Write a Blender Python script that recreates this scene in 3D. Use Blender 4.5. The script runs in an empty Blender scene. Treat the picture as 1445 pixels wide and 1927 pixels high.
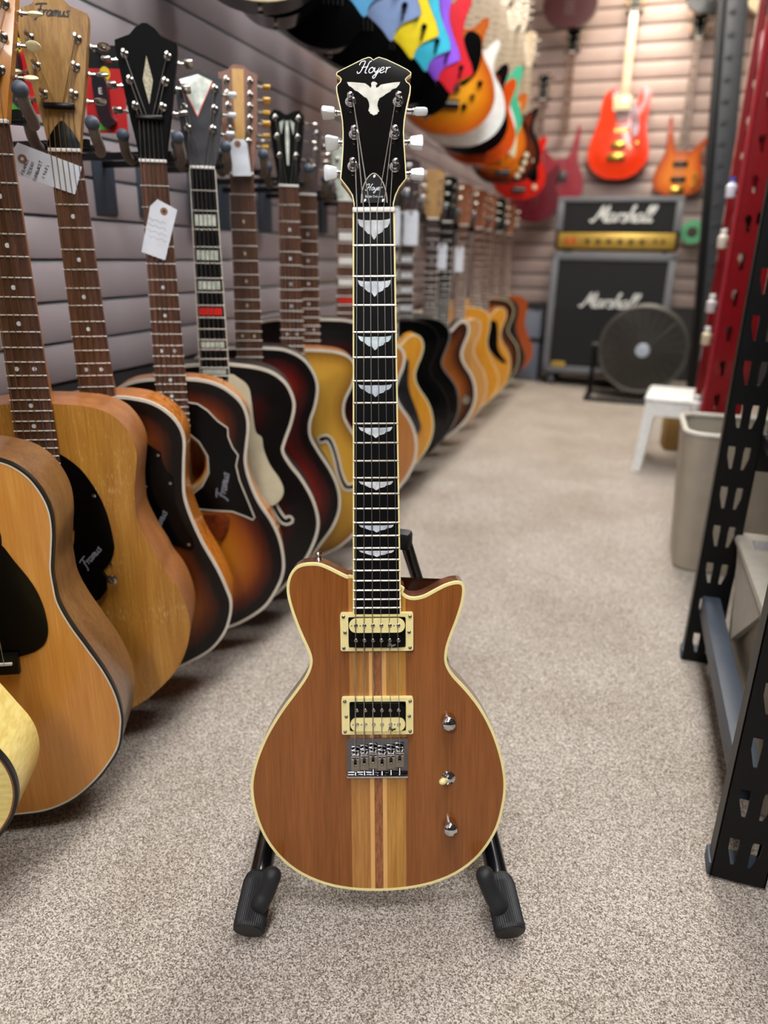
import bpy, bmesh, math, random
import numpy as np
from mathutils import Vector, Matrix
from mathutils.geometry import delaunay_2d_cdt
random.seed(7)
SC = bpy.context.scene
COL = SC.collection
PI = math.pi

# ------------------------------------------------------------------ camera
cam = bpy.data.cameras.new('camera'); CAM = bpy.data.objects.new('camera', cam); COL.objects.link(CAM)
R = Matrix(((0.94862385, 0.12365591, -0.29124218), (0.31581541, -0.31382707, 0.89541789), (0.01932403, -0.94139353, -0.33675628)))
rx, dn, fw = R.col[0], R.col[1], R.col[2]
M = Matrix.Identity(4)
for i in range(3):
    M[i][0] = rx[i]; M[i][1] = -dn[i]; M[i][2] = -fw[i]
M[2][3] = 0.8
CAM.matrix_world = M
cam.sensor_fit = 'VERTICAL'; cam.sensor_height = 36; cam.lens = 1351 / 1927 * 36
cam.clip_start = 0.02
cam.dof.use_dof = True; cam.dof.focus_distance = 0.87; cam.dof.aperture_fstop = 2.8
SC.camera = CAM
# ------------------------------------------------------------------ world, exposure
SC.view_settings.view_transform = 'Standard'; SC.view_settings.look = 'None'
SC.view_settings.gamma = 1; SC.view_settings.use_curve_mapping = False
SC.view_settings.exposure = 0.08
W = bpy.data.worlds.new('world'); SC.world = W; W.use_nodes = True
W.node_tree.nodes['Background'].inputs[0].default_value = (1.0, 0.97, 0.94, 1)
W.node_tree.nodes['Background'].inputs[1].default_value = 0.35
LIGHTS = [  # x, y, power, colour of the ceiling panels
    (-0.05, 0.35, 58, (1, 0.98, 0.97)), (-0.05, 1.85, 56, (1, 0.98, 0.96)), (-0.05, 3.35, 58, (1, 0.94, 0.85)), (-0.05, 4.75, 52, (1, 0.86, 0.68)),
    (-0.05, -1.75, 95, (1, 0.98, 0.97))]

# ------------------------------------------------------------------ helpers: materials
def lin(h):
    h = h.lstrip('#'); c = [int(h[i:i + 2], 16) / 255 for i in (0, 2, 4)]
    return tuple(x / 12.92 if x <= .04045 else ((x + .055) / 1.055) ** 2.4 for x in c) + (1,)
MC = {}
def base(name):
    m = bpy.data.materials.new(name); m.use_nodes = True
    return m, m.node_tree.nodes, m.node_tree.links, m.node_tree.nodes['Principled BSDF']
def coords(N, L, scale, loc=(0, 0, 0)):
    t = N.new('ShaderNodeTexCoord'); mp = N.new('ShaderNodeMapping'); mp.inputs['Scale'].default_value = scale
    mp.inputs['Location'].default_value = loc
    L.new(t.outputs['Object'], mp.inputs[0]); return mp.outputs[0]
def noise(N, L, vec, scale, detail=2, rough=.5):
    n = N.new('ShaderNodeTexNoise'); n.inputs['Scale'].default_value = scale; n.inputs['Detail'].default_value = detail
    n.inputs['Roughness'].default_value = rough; L.new(vec, n.inputs['Vector']); return n.outputs['Fac']
def ramp(N, L, fac, stops):
    r = N.new('ShaderNodeValToRGB'); e = r.color_ramp.elements
    while len(e) < len(stops): e.new(.5)
    for k, (p, c) in enumerate(stops): e[k].position = p; e[k].color = lin(c)
    L.new(fac, r.inputs[0]); return r.outputs[0]
def bump(N, L, b, fac, strength, dist=.001):
    n = N.new('ShaderNodeBump'); n.inputs['Strength'].default_value = strength; n.inputs['Distance'].default_value = dist
    L.new(fac, n.inputs['Height']); L.new(n.outputs[0], b.inputs['Normal'])
def mat(name, col='#808080', rough=.5, metal=0, coat=0, var=0, vscale=40, bmp=0, bscale=300, col2=None, spec=.5, emit=0, trans=0):
    if name in MC: return MC[name]
    m, N, L, b = base(name)
    b.inputs['Roughness'].default_value = rough; b.inputs['Metallic'].default_value = metal
    b.inputs['Coat Weight'].default_value = coat; b.inputs['Coat Roughness'].default_value = .06
    b.inputs['Specular IOR Level'].default_value = spec
    b.inputs['Base Color'].default_value = lin(col)
    if trans: b.inputs['Transmission Weight'].default_value = trans
    v = coords(N, L, (1, 1, 1))
    f = noise(N, L, v, vscale, 3)
    if col2 is None:
        c = lin(col); k = .12
        col2 = None
        r = N.new('ShaderNodeValToRGB'); e = r.color_ramp.elements
        e[0].position = .3; e[0].color = (c[0] * (1 - k), c[1] * (1 - k), c[2] * (1 - k), 1)
        e[1].position = .7; e[1].color = c
        L.new(f, r.inputs[0]); o = r.outputs[0]
    else:
        o = ramp(N, L, f, [(.3, col), (.7, col2)])
    L.new(o, b.inputs['Base Color'])
    if bmp: bump(N, L, b, noise(N, L, v, bscale, 2), bmp)
    if emit:
        b.inputs['Emission Color'].default_value = lin(col); b.inputs['Emission Strength'].default_value = emit
    MC[name] = m; return m
def wood(name, c1, c2, c3=None, rough=.35, coat=.4, s=60, stretch=.05, fine=350, bmp=.05, axis='z', spec=.5):
    if name in MC: return MC[name]
    m, N, L, b = base(name)
    st = {'z': (1, 1, stretch), 'y': (1, stretch, 1), 'x': (stretch, 1, 1)}[axis]
    v = coords(N, L, st); f = noise(N, L, v, s, 4, .6); g = noise(N, L, v, fine, 2, .6)
    mx = N.new('ShaderNodeMath'); mx.operation = 'MULTIPLY_ADD'; L.new(g, mx.inputs[0]); mx.inputs[1].default_value = .45
    ad = N.new('ShaderNodeMath'); ad.operation = 'MULTIPLY'; L.new(f, ad.inputs[0]); ad.inputs[1].default_value = .55
    L.new(ad.outputs[0], mx.inputs[2])
    st = [(.32, c1), (.62, c2)] if not c3 else [(.3, c1), (.5, c2), (.68, c3)]
    L.new(ramp(N, L, mx.outputs[0], st), b.inputs['Base Color'])
    b.inputs['Specular IOR Level'].default_value = spec; b.inputs['Roughness'].default_value = rough; b.inputs['Coat Weight'].default_value = coat; b.inputs['Coat Roughness'].default_value = .05
    if bmp: bump(N, L, b, g, bmp, .0006)
    MC[name] = m; return m
def burst(name, stops, rng=.14, rough=.35, coat=.12):
    # sunburst lacquer: colour by distance from the edge of the top (mesh attribute 'edge')
    if name in MC: return MC[name]
    m, N, L, b = base(name)
    a = N.new('ShaderNodeAttribute'); a.attribute_name = 'edge'
    v = coords(N, L, (1, 1, .06)); g = noise(N, L, v, 160, 3)
    q = N.new('ShaderNodeMath'); q.operation = 'MULTIPLY'; L.new(a.outputs['Fac'], q.inputs[0]); q.inputs[1].default_value = 1 / rng
    w = N.new('ShaderNodeMath'); w.operation = 'MULTIPLY_ADD'; L.new(g, w.inputs[0]); w.inputs[1].default_value = .08; L.new(q.outputs[0], w.inputs[2])
    L.new(ramp(N, L, w.outputs[0], stops), b.inputs['Base Color']); b.inputs['Specular IOR Level'].default_value = .25
    b.inputs['Roughness'].default_value = rough; b.inputs['Coat Weight'].default_value = coat; b.inputs['Coat Roughness'].default_value = .05
    MC[name] = m; return m
# ------------------------------------------------------------------ helpers: geometry
def link(name, me, m=None, parent=None, loc=None, smooth=35):
    if m and not me.materials: me.materials.append(m)
    if smooth and len(me.polygons):
        me.shade_smooth(); me.set_sharp_from_angle(angle=math.radians(smooth))
    o = bpy.data.objects.new(name, me); COL.objects.link(o)
    if parent: o.parent = parent
    if loc is not None: o.location = loc
    return o
def obj(name, bm, m=None, parent=None, loc=None, mtx=None, smooth=35):
    if mtx is not None: bm.transform(mtx)
    bmesh.ops.recalc_face_normals(bm, faces=bm.faces)
    me = bpy.data.meshes.new(name); bm.to_mesh(me); bm.free()
    return link(name, me, m, parent, loc, smooth)
def py(name, V, F, m=None, parent=None, loc=None, mtx=None, smooth=35):
    bm = bmesh.new(); vs = [bm.verts.new(v) for v in V]
    for f in F:
        try: bm.faces.new([vs[i] for i in f])
        except ValueError: pass
    return obj(name, bm, m, parent, loc, mtx, smooth)
def tag(o, label=None, cat=None, group=None, kind=None):
    if label: o['label'] = label
    if cat: o['category'] = cat
    if group: o['group'] = group
    if kind: o['kind'] = kind
    return o
def thing(name, label, cat, loc=(0, 0, 0), rz=0, group=None, mtx=None):
    o = bpy.data.objects.new(name, None); COL.objects.link(o); o.empty_display_size = .05
    if mtx is not None: o.matrix_world = mtx
    else: o.location = loc; o.rotation_euler = (0, 0, rz)
    return tag(o, label, cat, group)
def box(bm, x0, x1, y0, y1, z0, z1, bev=0):
    r = bmesh.ops.create_cube(bm, size=1)
    for v in r['verts']:
        v.co = Vector(((x0 + x1) / 2 + v.co.x * (x1 - x0), (y0 + y1) / 2 + v.co.y * (y1 - y0), (z0 + z1) / 2 + v.co.z * (z1 - z0)))
    if bev:
        es = list({e for v in r['verts'] for e in v.link_edges})
        bmesh.ops.bevel(bm, geom=es, offset=bev, segments=2, profile=.5, affect='EDGES')
    return bm
def B(*a, **k): return box(bmesh.new(), *a, **k)
def cr(P, n=6, closed=True):
    # Catmull-Rom through 2D/3D points
    P = [np.array(p, float) for p in P]; out = []; N = len(P)
    rngs = range(N) if closed else range(N - 1)
    for i in rngs:
        if closed: a, b, c, d = P[i - 1], P[i], P[(i + 1) % N], P[(i + 2) % N]
        else: a, b, c, d = P[max(i - 1, 0)], P[i], P[i + 1], P[min(i + 2, N - 1)]
        for k in range(n):
            t = k / n
            out.append(.5 * ((2 * b) + (c - a) * t + (2 * a - 5 * b + 4 * c - d) * t * t + (3 * b - a - 3 * c + d) * t ** 3))
    if not closed: out.append(P[-1])
    return [tuple(p) for p in out]
def tube(bm, pts, rad, seg=8, cap=True):
    pts = [Vector(p) for p in pts]; n = len(pts)
    rs = rad if isinstance(rad, (list, tuple)) else [rad] * n
    ref = None; rings = []
    for i, p in enumerate(pts):
        t = (pts[min(i + 1, n - 1)] - pts[max(i - 1, 0)]).normalized()
        if ref is None: ref = t.orthogonal().normalized()
        u = (ref - t * ref.dot(t)).normalized(); ref = u; v = t.cross(u)
        rings.append([bm.verts.new(p + (u * math.cos(2 * PI * k / seg) + v * math.sin(2 * PI * k / seg)) * rs[i]) for k in range(seg)])
    for a, b in zip(rings, rings[1:]):
        for k in range(seg): bm.faces.new((a[k], a[(k + 1) % seg], b[(k + 1) % seg], b[k]))
    if cap:
        bm.faces.new(rings[0][::-1]); bm.faces.new(rings[-1])
    return bm
def T(pts, rad, seg=8): return tube(bmesh.new(), pts, rad, seg)
def lathe(bm, prof, seg=20, mtx=None):
    # prof: (radius, height) revolved about local z
    rings = []; new = []
    for r, h in prof:
        if r < 1e-6: v = bm.verts.new((0, 0, h)); rings.append([v]); new.append(v)
        else:
            ring = [bm.verts.new((r * math.cos(2 * PI * k / seg), r * math.sin(2 * PI * k / seg), h)) for k in range(seg)]
            rings.append(ring); new += ring
    for a, b in zip(rings, rings[1:]):
        for k in range(seg):
            f = [a[k % len(a)], a[(k + 1) % len(a)], b[(k + 1) % len(b)], b[k % len(b)]]
            g = [];
            for q in f:
                if q not in g: g.append(q)
            if len(g) > 2: bm.faces.new(g)
    if len(rings[0]) > 1: bm.faces.new(rings[0][::-1])
    if len(rings[-1]) > 1: bm.faces.new(rings[-1])
    if mtx is not None:
        for v in new: v.co = mtx @ v.co
    return bm
def LA(prof, seg=20, mtx=None): return lathe(bmesh.new(), prof, seg, mtx)
def along(p, d):
    # matrix taking local z to direction d at point p
    d = Vector(d).normalized(); q = Vector((0, 0, 1)).rotation_difference(d)
    return Matrix.Translation(Vector(p)) @ q.to_matrix().to_4x4()
def inside(p, poly):
    x, y = p; c = False; n = len(poly)
    for i in range(n):
        x1, y1 = poly[i]; x2, y2 = poly[i - 1]
        if (y1 > y) != (y2 > y) and x < (x2 - x1) * (y - y1) / (y2 - y1) + x1: c = not c
    return c
def edist(pts, poly):
    P = np.array(pts); A = np.array(poly); Bq = np.roll(A, -1, 0); d = Bq - A
    L2 = (d ** 2).sum(1) + 1e-12
    t = np.clip(((P[:, None] - A[None]) * d[None]).sum(2) / L2, 0, 1)
    return np.sqrt((((A[None] + t[..., None] * d[None]) - P[:, None]) ** 2).sum(2)).min(1)
def tri(outer, holes=(), grid=0):
    V = [Vector(p) for p in outer]; E = [(i, (i + 1) % len(outer)) for i in range(len(outer))]
    for h in holes:
        o = len(V); V += [Vector(p) for p in h]; E += [(o + i, o + (i + 1) % len(h)) for i in range(len(h))]
    if grid:
        xs = [p[0] for p in outer]; zs = [p[1] for p in outer]; G = []
        x = min(xs)
        while x < max(xs):
            z = min(zs)
            while z < max(zs):
                if inside((x, z), outer) and not any(inside((x, z), h) for h in holes): G.append((x, z))
                z += grid
            x += grid
        if G:
            d = edist(G, outer)
            for h in holes: d = np.minimum(d, edist(G, h))
            V += [Vector(g) for g, q in zip(G, d) if q > grid * .45]
    r = delaunay_2d_cdt(V, E, [], 1, 1e-6)
    vs = [tuple(v) for v in r[0]]; F = []
    for f in r[2]:
        c = (sum(vs[i][0] for i in f) / len(f), sum(vs[i][1] for i in f) / len(f))
        if inside(c, outer) and not any(inside(c, h) for h in holes): F.append(tuple(f))
    return vs, F
def plate(outer, th, holes=(), y=0, name='plate', m=None, parent=None, mtx=None):
    # flat panel in the xz plane, front face at y, thickness th towards +y, real holes
    vs, F = tri(outer, holes); n = len(vs)
    V = [(a, y, b) for a, b in vs] + [(a, y + th, b) for a, b in vs]
    FF = [f for f in F] + [tuple(i + n for i in f[::-1]) for f in F]
    ec = {}
    for f in F:
        for i in range(len(f)):
            e = (f[i], f[(i + 1) % len(f)]); ec[e] = 1
    for (a, b) in list(ec):
        if (b, a) not in ec: FF.append((a, b, b + n, a + n))
    return py(name, V, FF, m, parent, mtx=mtx)
def ell(cx, cz, rx_, rz_, n=28, a0=0):
    return [(cx + rx_ * math.cos(a0 + 2 * PI * k / n), cz + rz_ * math.sin(a0 + 2 * PI * k / n)) for k in range(n)]
def rrect(x0, x1, z0, z1, r, n=4):
    o = []
    for cx, cz, a in ((x1 - r, z1 - r, 0), (x0 + r, z1 - r, PI / 2), (x0 + r, z0 + r, PI), (x1 - r, z0 + r, 1.5 * PI)):
        for k in range(n + 1): o.append((cx + r * math.cos(a + PI / 2 * k / n), cz + r * math.sin(a + PI / 2 * k / n)))
    return o
def inset(poly, d):
    A = np.array(poly); t = np.roll(A, -1, 0) - np.roll(A, 1, 0); t /= np.linalg.norm(t, axis=1)[:, None] + 1e-12
    area = sum(A[i - 1][0] * A[i][1] - A[i][0] * A[i - 1][1] for i in range(len(A)))
    n = np.stack([-t[:, 1], t[:, 0]], 1) * (1 if area > 0 else -1)
    return [tuple(p) for p in A + n * d]
def edging(outer, w, proud, deep, name, m, parent, y=0):
    # strip that wraps the edge of a front face: w wide on the face, deep along the rim
    a = inset(outer, -proud); b = inset(outer, w); n = len(outer)
    V = [(p[0], y + deep, p[1]) for p in a] + [(p[0], y - proud, p[1]) for p in a] + [(p[0], y - proud, p[1]) for p in b] + [(p[0], y + .002, p[1]) for p in b]
    F = []
    for i in range(n):
        j = (i + 1) % n
        for k in range(3): F.append((k * n + i, k * n + j, (k + 1) * n + j, (k + 1) * n + i))
    return py(name, V, F, m, parent, smooth=50)

# ------------------------------------------------------------------ helpers: lettering drawn as strokes
GL = {  # script letters: strokes, advance
 'a': ([[(.9, .85), (.5, 1), (.1, .6), (.15, .1), (.5, 0), (.85, .5), (.95, .95), (.88, .3), (1, .02), (1.25, .25)]], 1.15),
 'e': ([[(0, .3), (.5, .5), (.75, .8), (.5, 1), (.15, .7), (.15, .2), (.5, 0), (.95, .3)]], .95),
 'h': ([[(0, .2), (.3, 1.3), (.5, 2), (.3, 1.9), (.2, 1), (.15, 0)], [(.18, .5), (.5, 1), (.75, .8), (.7, .2), (.85, 0), (1.1, .25)]], 1.0),
 'l': ([[(0, .2), (.35, 1.2), (.5, 1.95), (.3, 1.9), (.18, 1), (.2, .15), (.4, 0), (.6, .25)]], .6),
 'm': ([[(.1, 1), (.15, 0)], [(.15, .6), (.4, 1), (.55, .8), (.55, 0)], [(.55, .6), (.8, 1), (.98, .8), (.98, .15), (1.1, 0), (1.3, .25)]], 1.25),
 'o': ([[(.5, 1), (.15, .7), (.15, .2), (.5, 0), (.85, .3), (.85, .75), (.5, 1), (.7, .8), (1.05, .85)]], .95),
 'r': ([[(.1, .8), (.2, 1), (.25, 0)], [(.25, .6), (.5, .95), (.85, .95)]], .8),
 's': ([[(.7, .85), (.4, 1), (.2, .75), (.55, .45), (.6, .1), (.3, 0), (0, .15)]], .75),
 'u': ([[(.05, .95), (.1, .25), (.35, 0), (.65, .3), (.75, .95), (.75, .2), (.9, 0), (1.1, .25)]], 1.05),
 'y': ([[(.05, .95), (.15, .3), (.4, .15), (.7, .5), (.8, .95), (.7, 0), (.5, -.8), (.2, -.9), (.1, -.6), (.5, -.2), (1, .25)]], .95),
 'H': ([[(-.35, 1.4), (-.15, 1.95), (.5, 2.05), (.4, 1), (.15, .1), (-.25, -.05), (-.4, .3)], [(1.6, 2.1), (1.3, 1.9), (1.1, 1), (1, .1), (1.35, 0)], [(.2, .95), (1.25, 1.1)]], 1.5),
 'F': ([[(-.4, 1.85), (.3, 2.05), (1.7, 2.1)], [(.75, 2.05), (.55, .8), (.2, -.7), (-.1, -.6)], [(.2, 1), (1, 1.1)]], 1.15),
 'M': ([[(-.5, .2), (-.1, 0), (.35, .9), (.7, 2.1), (.85, .4), (1.5, 2.1), (1.4, .3), (1.65, 0), (1.8, .2)]], 1.75)}
CAPS = {'A': [[(0, 0), (.4, 1), (.8, 0)], [(.15, .4), (.65, .4)]], 'B': [[(0, 0), (0, 1), (.6, .9), (.55, .6), (0, .5), (.7, .4), (.65, .05), (0, 0)]], 'E': [[(.7, 1), (0, 1), (0, 0), (.7, 0)], [(0, .5), (.55, .5)]],
 'F': [[(.7, 1), (0, 1), (0, 0)], [(0, .5), (.5, .5)]], 'M': [[(0, 0), (.1, 1), (.4, .3), (.7, 1), (.8, 0)]], 'N': [[(0, 0), (0, 1), (.7, 0), (.7, 1)]], 'R': [[(0, 0), (0, 1), (.6, .85), (.5, .5), (0, .45), (.7, 0)]],
 'S': [[(.65, .9), (.2, 1), (.1, .65), (.6, .4), (.5, 0), (0, .1)]], 'T': [[(0, 1), (.8, 1)], [(.4, 1), (.4, 0)]], 'U': [[(0, 1), (.05, .15), (.4, 0), (.65, .2), (.7, 1)]], 'X': [[(0, 0), (.7, 1)], [(0, 1), (.7, 0)]],
 '1': [[(.2, 0), (.2, 1)]], '9': [[(.6, .7), (.3, .5), (.05, .75), (.35, 1), (.6, .7), (.5, 0)]], '6': [[(.5, 1), (.1, .4), (.3, 0), (.6, .25), (.3, .5), (.1, .3)]], '0': [[(.35, 1), (.05, .5), (.35, 0), (.65, .5), (.35, 1)]],
 "'": [[(.1, 1.1), (.05, .8)]], 's': [[(.4, .45), (.1, .5), (.15, .3), (.4, .15), (.05, 0)]], '$': [[(.6, .85), (.2, .9), (.1, .6), (.6, .4), (.5, .1), (.1, .1)], [(.35, 1.1), (.35, -.1)]], '3': [[(.1, .9), (.5, .95), (.3, .55), (.6, .3), (.3, 0), (0, .1)]],
 '7': [[(0, 1), (.6, 1), (.2, 0)]], '5': [[(.6, 1), (.1, 1), (.1, .6), (.6, .4), (.4, 0), (0, .05)]], ' ': []}
def strokes(word, slant=.3, caps=False):
    out = []; x = 0
    for ch in word:
        st, adv = (CAPS[ch], .95) if caps else GL[ch]
        for s in st:
            p = [(a + x + slant * b, b) for a, b in s]
            out.append(p if caps else cr(p, 3, False))
        x += adv if ch != "'" else .3
    return out, x
def letter(word, name, m, parent, ox, oz, size, w, y, ang=0, mtx=None, caps=False, slant=.3, lift=.0006):
    # ribbon lettering lying on the plane y, baseline from (ox, oz), x height = size
    st, _ = strokes(word, slant, caps); bm = bmesh.new(); ca, sa = math.cos(ang), math.sin(ang)
    for s in st:
        P = [(ox + size * (a * ca - b * sa), oz + size * (a * sa + b * ca)) for a, b in s]
        rib(bm, P, w, y, lift)
    return obj(name, bm, m, parent, mtx=mtx, smooth=0)
def rib(bm, P, w, y, lift=.0006):
    n = len(P); A = np.array(P); t = np.gradient(A, axis=0); t /= np.linalg.norm(t, axis=1)[:, None] + 1e-12
    nr = np.stack([-t[:, 1], t[:, 0]], 1) * w / 2
    q = [[bm.verts.new((A[i][0] + s * nr[i][0], y - lift * k, A[i][1] + s * nr[i][1])) for s, k in ((1, 0), (1, 1), (-1, 1), (-1, 0))] for i in range(n)]
    for a, b in zip(q, q[1:]):
        for k in range(4): bm.faces.new((a[k], a[(k + 1) % 4], b[(k + 1) % 4], b[k]))
    bm.faces.new(q[0][::-1]); bm.faces.new(q[-1])
def plain(text, name, m, parent, x, y, z, size, mtx=None, th=.0004):
    c = bpy.data.curves.new('t', 'FONT'); c.body = text; c.size = size; c.align_x = 'CENTER'; c.extrude = th; c.resolution_u = 2
    o = bpy.data.objects.new('t', c); COL.objects.link(o)
    dg = bpy.context.evaluated_depsgraph_get(); me = bpy.data.meshes.new_from_object(o.evaluated_get(dg)); bpy.data.objects.remove(o)
    me.transform(Matrix.Translation((x, y, z)) @ Matrix.Rotation(PI / 2, 4, 'X'))
    if mtx is not None: me.transform(mtx)
    me.materials.clear()
    return link(name, me, m, parent, smooth=0)

# ------------------------------------------------------------------ materials
CHROME = mat('chrome', '#d8d8dc', .08, 1); NICKEL = mat('nickel', '#b9b6ae', .22, 1); FRETM = mat('fret_wire', '#d9d6cf', .35, .55); GOLDM = mat('gold_metal', '#c9a24a', .25, 1)
BLACKP = mat('black_plastic', '#050506', .22, 0, 0, spec=.18); BLACKM = mat('black_metal', '#08090a', .42, 0, 0, spec=.3, bmp=.08, bscale=500)
EBONY = wood('ebony', '#050506', '#0c0b0e', rough=.45, spec=.12, coat=0, s=120, bmp=.03); ROSE = wood('rosewood', '#2a1a14', '#5a3a2a', '#7a5442', .5, 0, 90, .04, 420, .1, spec=.25)
ROSED = wood('dark_rosewood', '#1c1110', '#3a2520', rough=.5, coat=0, s=90, bmp=.08)
CREAM = mat('cream_binding', '#f6e8a4', .3, 0, .3); IVORY = mat('ivory_binding', '#d9d3c4', .3, 0, .3); BONE = mat('bone', '#efeee8', .35)
PEARL = mat('pearl', '#b4bcc4', .18, 0, .6, vscale=110, col2='#eef3f5'); PEARLG = mat('green_pearl', '#9aa69a', .2, 0, .5, vscale=60, col2='#dde3d6')
STRING = mat('string_steel', '#b8b4aa', .3, 1); BRONZE = mat('string_bronze', '#c8a860', .3, 1)
MAHOG = wood('mahogany', '#6b3a1e', '#8e5430', rough=.35); MAPLE = wood('maple_neck', '#b98a52', '#d8b27a', rough=.35); WALN = wood('walnut_side', '#523219', '#74502e', '#8d683e', .3, .5, 30, .08)
RUBBER = mat('black_rubber', '#17191d', .6, bmp=.06, bscale=900); FOAM = mat('grey_foam', '#6e655c', .8); BLUEG = mat('blue_grey_rubber', '#3f4a58', .55)
TAGM = mat('tag_card', '#dfe6f0', .7); INK = mat('ink', '#2b2b33', .7); INKL = mat('faded_ink', '#8d929c', .7); LOGOB = mat('black_print', '#15100c', .5); LOGOS = mat('silver_print', '#a9acb2', .3, .5)
WHITEP = mat('white_plastic', '#e4e8e6', .35); WPEARL = mat('white_button', '#e6eaee', .15, 0, .6); CREAMB = mat('cream_button', '#e8dcae', .25, 0, .4); AMBER = mat('amber_button', '#c79a3c', .25, 0, .4)

# ------------------------------------------------------------------ setting
def struct(name, bm, m, parent=None):
    o = obj(name, bm, m, parent)
    if not parent: o['kind'] = 'structure'
    return o
def carpet():
    m, N, L, b = base('carpet'); v = coords(N, L, (1, 1, 1))
    f = noise(N, L, v, 470, 3, .8); g = noise(N, L, v, 3.5, 4)
    vo = N.new('ShaderNodeTexVoronoi'); vo.inputs['Scale'].default_value = 640; L.new(v, vo.inputs['Vector'])
    sp_ = N.new('ShaderNodeSeparateColor'); L.new(vo.outputs['Color'], sp_.inputs[0])
    ma = N.new('ShaderNodeMath'); ma.operation = 'MULTIPLY_ADD'; L.new(sp_.outputs[0], ma.inputs[0]); ma.inputs[1].default_value = .42
    mb = N.new('ShaderNodeMath'); mb.operation = 'MULTIPLY'; L.new(f, mb.inputs[0]); mb.inputs[1].default_value = .58; L.new(mb.outputs[0], ma.inputs[2])
    c1 = ramp(N, L, ma.outputs[0], [(.26, '#4f453d'), (.47, '#9c9288'), (.70, '#d9d2c9')])
    mx = N.new('ShaderNodeMix'); mx.data_type = 'RGBA'; mx.blend_type = 'MULTIPLY'; mx.inputs[0].default_value = .3
    L.new(c1, mx.inputs[6]); L.new(ramp(N, L, g, [(.35, '#b8a899'), (.6, '#ffffff')]), mx.inputs[7])
    L.new(mx.outputs[2], b.inputs['Base Color']); b.inputs['Roughness'].default_value = .95; b.inputs['Specular IOR Level'].default_value = .1
    bump(N, L, b, f, .7, .003); return m
X0, X1, Y0, Y1, ZC = -1.03, 1.9, -2.4, 5.5, 2.62
struct('floor', B(X0 - .1, X1, Y0, Y1 + .1, -.05, 0), carpet())
CEIL = mat('ceiling_tile', '#d9d6cf', .9, vscale=200); struct('ceiling', B(X0 - .1, X1, Y0, Y1 + .1, ZC, ZC + .05), CEIL)
SLAT = mat('slat_laminate', '#aaa1a6', .28, 0, .2, vscale=8, col2='#b3aaae'); SLATB = mat('back_slat_laminate', '#a8958f', .45, vscale=8, col2='#b09d97')
ALU = mat('groove_aluminium', '#8b9097', .35, .6); DARKW = mat('dark_wall_paint', '#3c3a3c', .7)
wl = struct('wall_left', B(X0 - .08, X0 - .012, Y0, Y1, 0, ZC), ALU)
PIT = .0755; z = .556; sm = None
while z < ZC:
    if sm is None:
        sm = obj('slat', B(X0 - .012, X0, Y0, Y1, 0, PIT - .008, .0015), SLAT, wl); o = sm
    else: o = sm.copy(); COL.objects.link(o)
    o.location = (0, 0, z); z += PIT
z = .556; sm = None
INS = mat('groove_insert_alu', '#c4c8cf', .35, .3)
while z < ZC:
    if sm is None: sm = obj('groove_insert', B(X0 - .0125, X0 - .0006, Y0, Y1, PIT - .0082, PIT - .0052), INS, wl); o = sm
    else: o = sm.copy(); COL.objects.link(o)
    o.location = (0, 0, z); z += PIT
struct('baseboard_left', B(X0 - .012, X0 - .002, Y0, Y1, 0, .548), DARKW)
wb = struct('wall_back', B(X0, X1, Y1 + .012, Y1 + .08, 0, ZC), mat('back_groove', '#5d5250', .6))
z = .5; sm = None
while z < ZC:
    if sm is None: sm = obj('slat', B(X0, X1, Y1, Y1 + .012, 0, .088, .0015), SLATB, wb); o = sm
    else: o = sm.copy(); COL.objects.link(o)
    o.location = (0, 0, z); z += .1
struct('baseboard_back', B(X0, X1, Y1 + .002, Y1 + .012, 0, .49), DARKW)
struct('wall_front', B(X0, X1, Y0 - .06, Y0, 0, ZC), mat('front_wall_paint', '#1d1c1b', .8))
struct('wall_right', B(X1, X1 + .06, Y0, Y1, 0, ZC), mat('right_wall_paint', '#262424', .7))

# ceiling light panels (real lamps of the shop)
for i, (x, y, p, c) in enumerate(LIGHTS):
    t = thing('ceiling_light', ['white ceiling light panel above the brown electric guitar', 'white ceiling light panel above the middle of the aisle', 'warm ceiling light panel above the far aisle', 'warm ceiling light panel above the amplifier', 'white ceiling light panel at the front of the shop'][i], 'light', (x, y, ZC), group='ceiling light panels')
    f = plate(rrect(-.32, .32, -.62, .62, .02), .02, [rrect(-.29, .29, -.59, .59, .01)], 0, 'frame', WHITEP, t, Matrix.Translation((0, 0, -.021)) @ Matrix.Rotation(PI / 2, 4, 'X') @ Matrix.Scale(1, 4))
    m = bpy.data.materials.new('diffuser_%d' % i); m.use_nodes = True; b = m.node_tree.nodes['Principled BSDF']
    b.inputs['Base Color'].default_value = (.9, .9, .88, 1); b.inputs['Emission Color'].default_value = (*c, 1); b.inputs['Emission Strength'].default_value = p / 3.0
    obj('diffuser', B(-.29, .29, -.59, .59, -.012, -.004), m, t)

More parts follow.
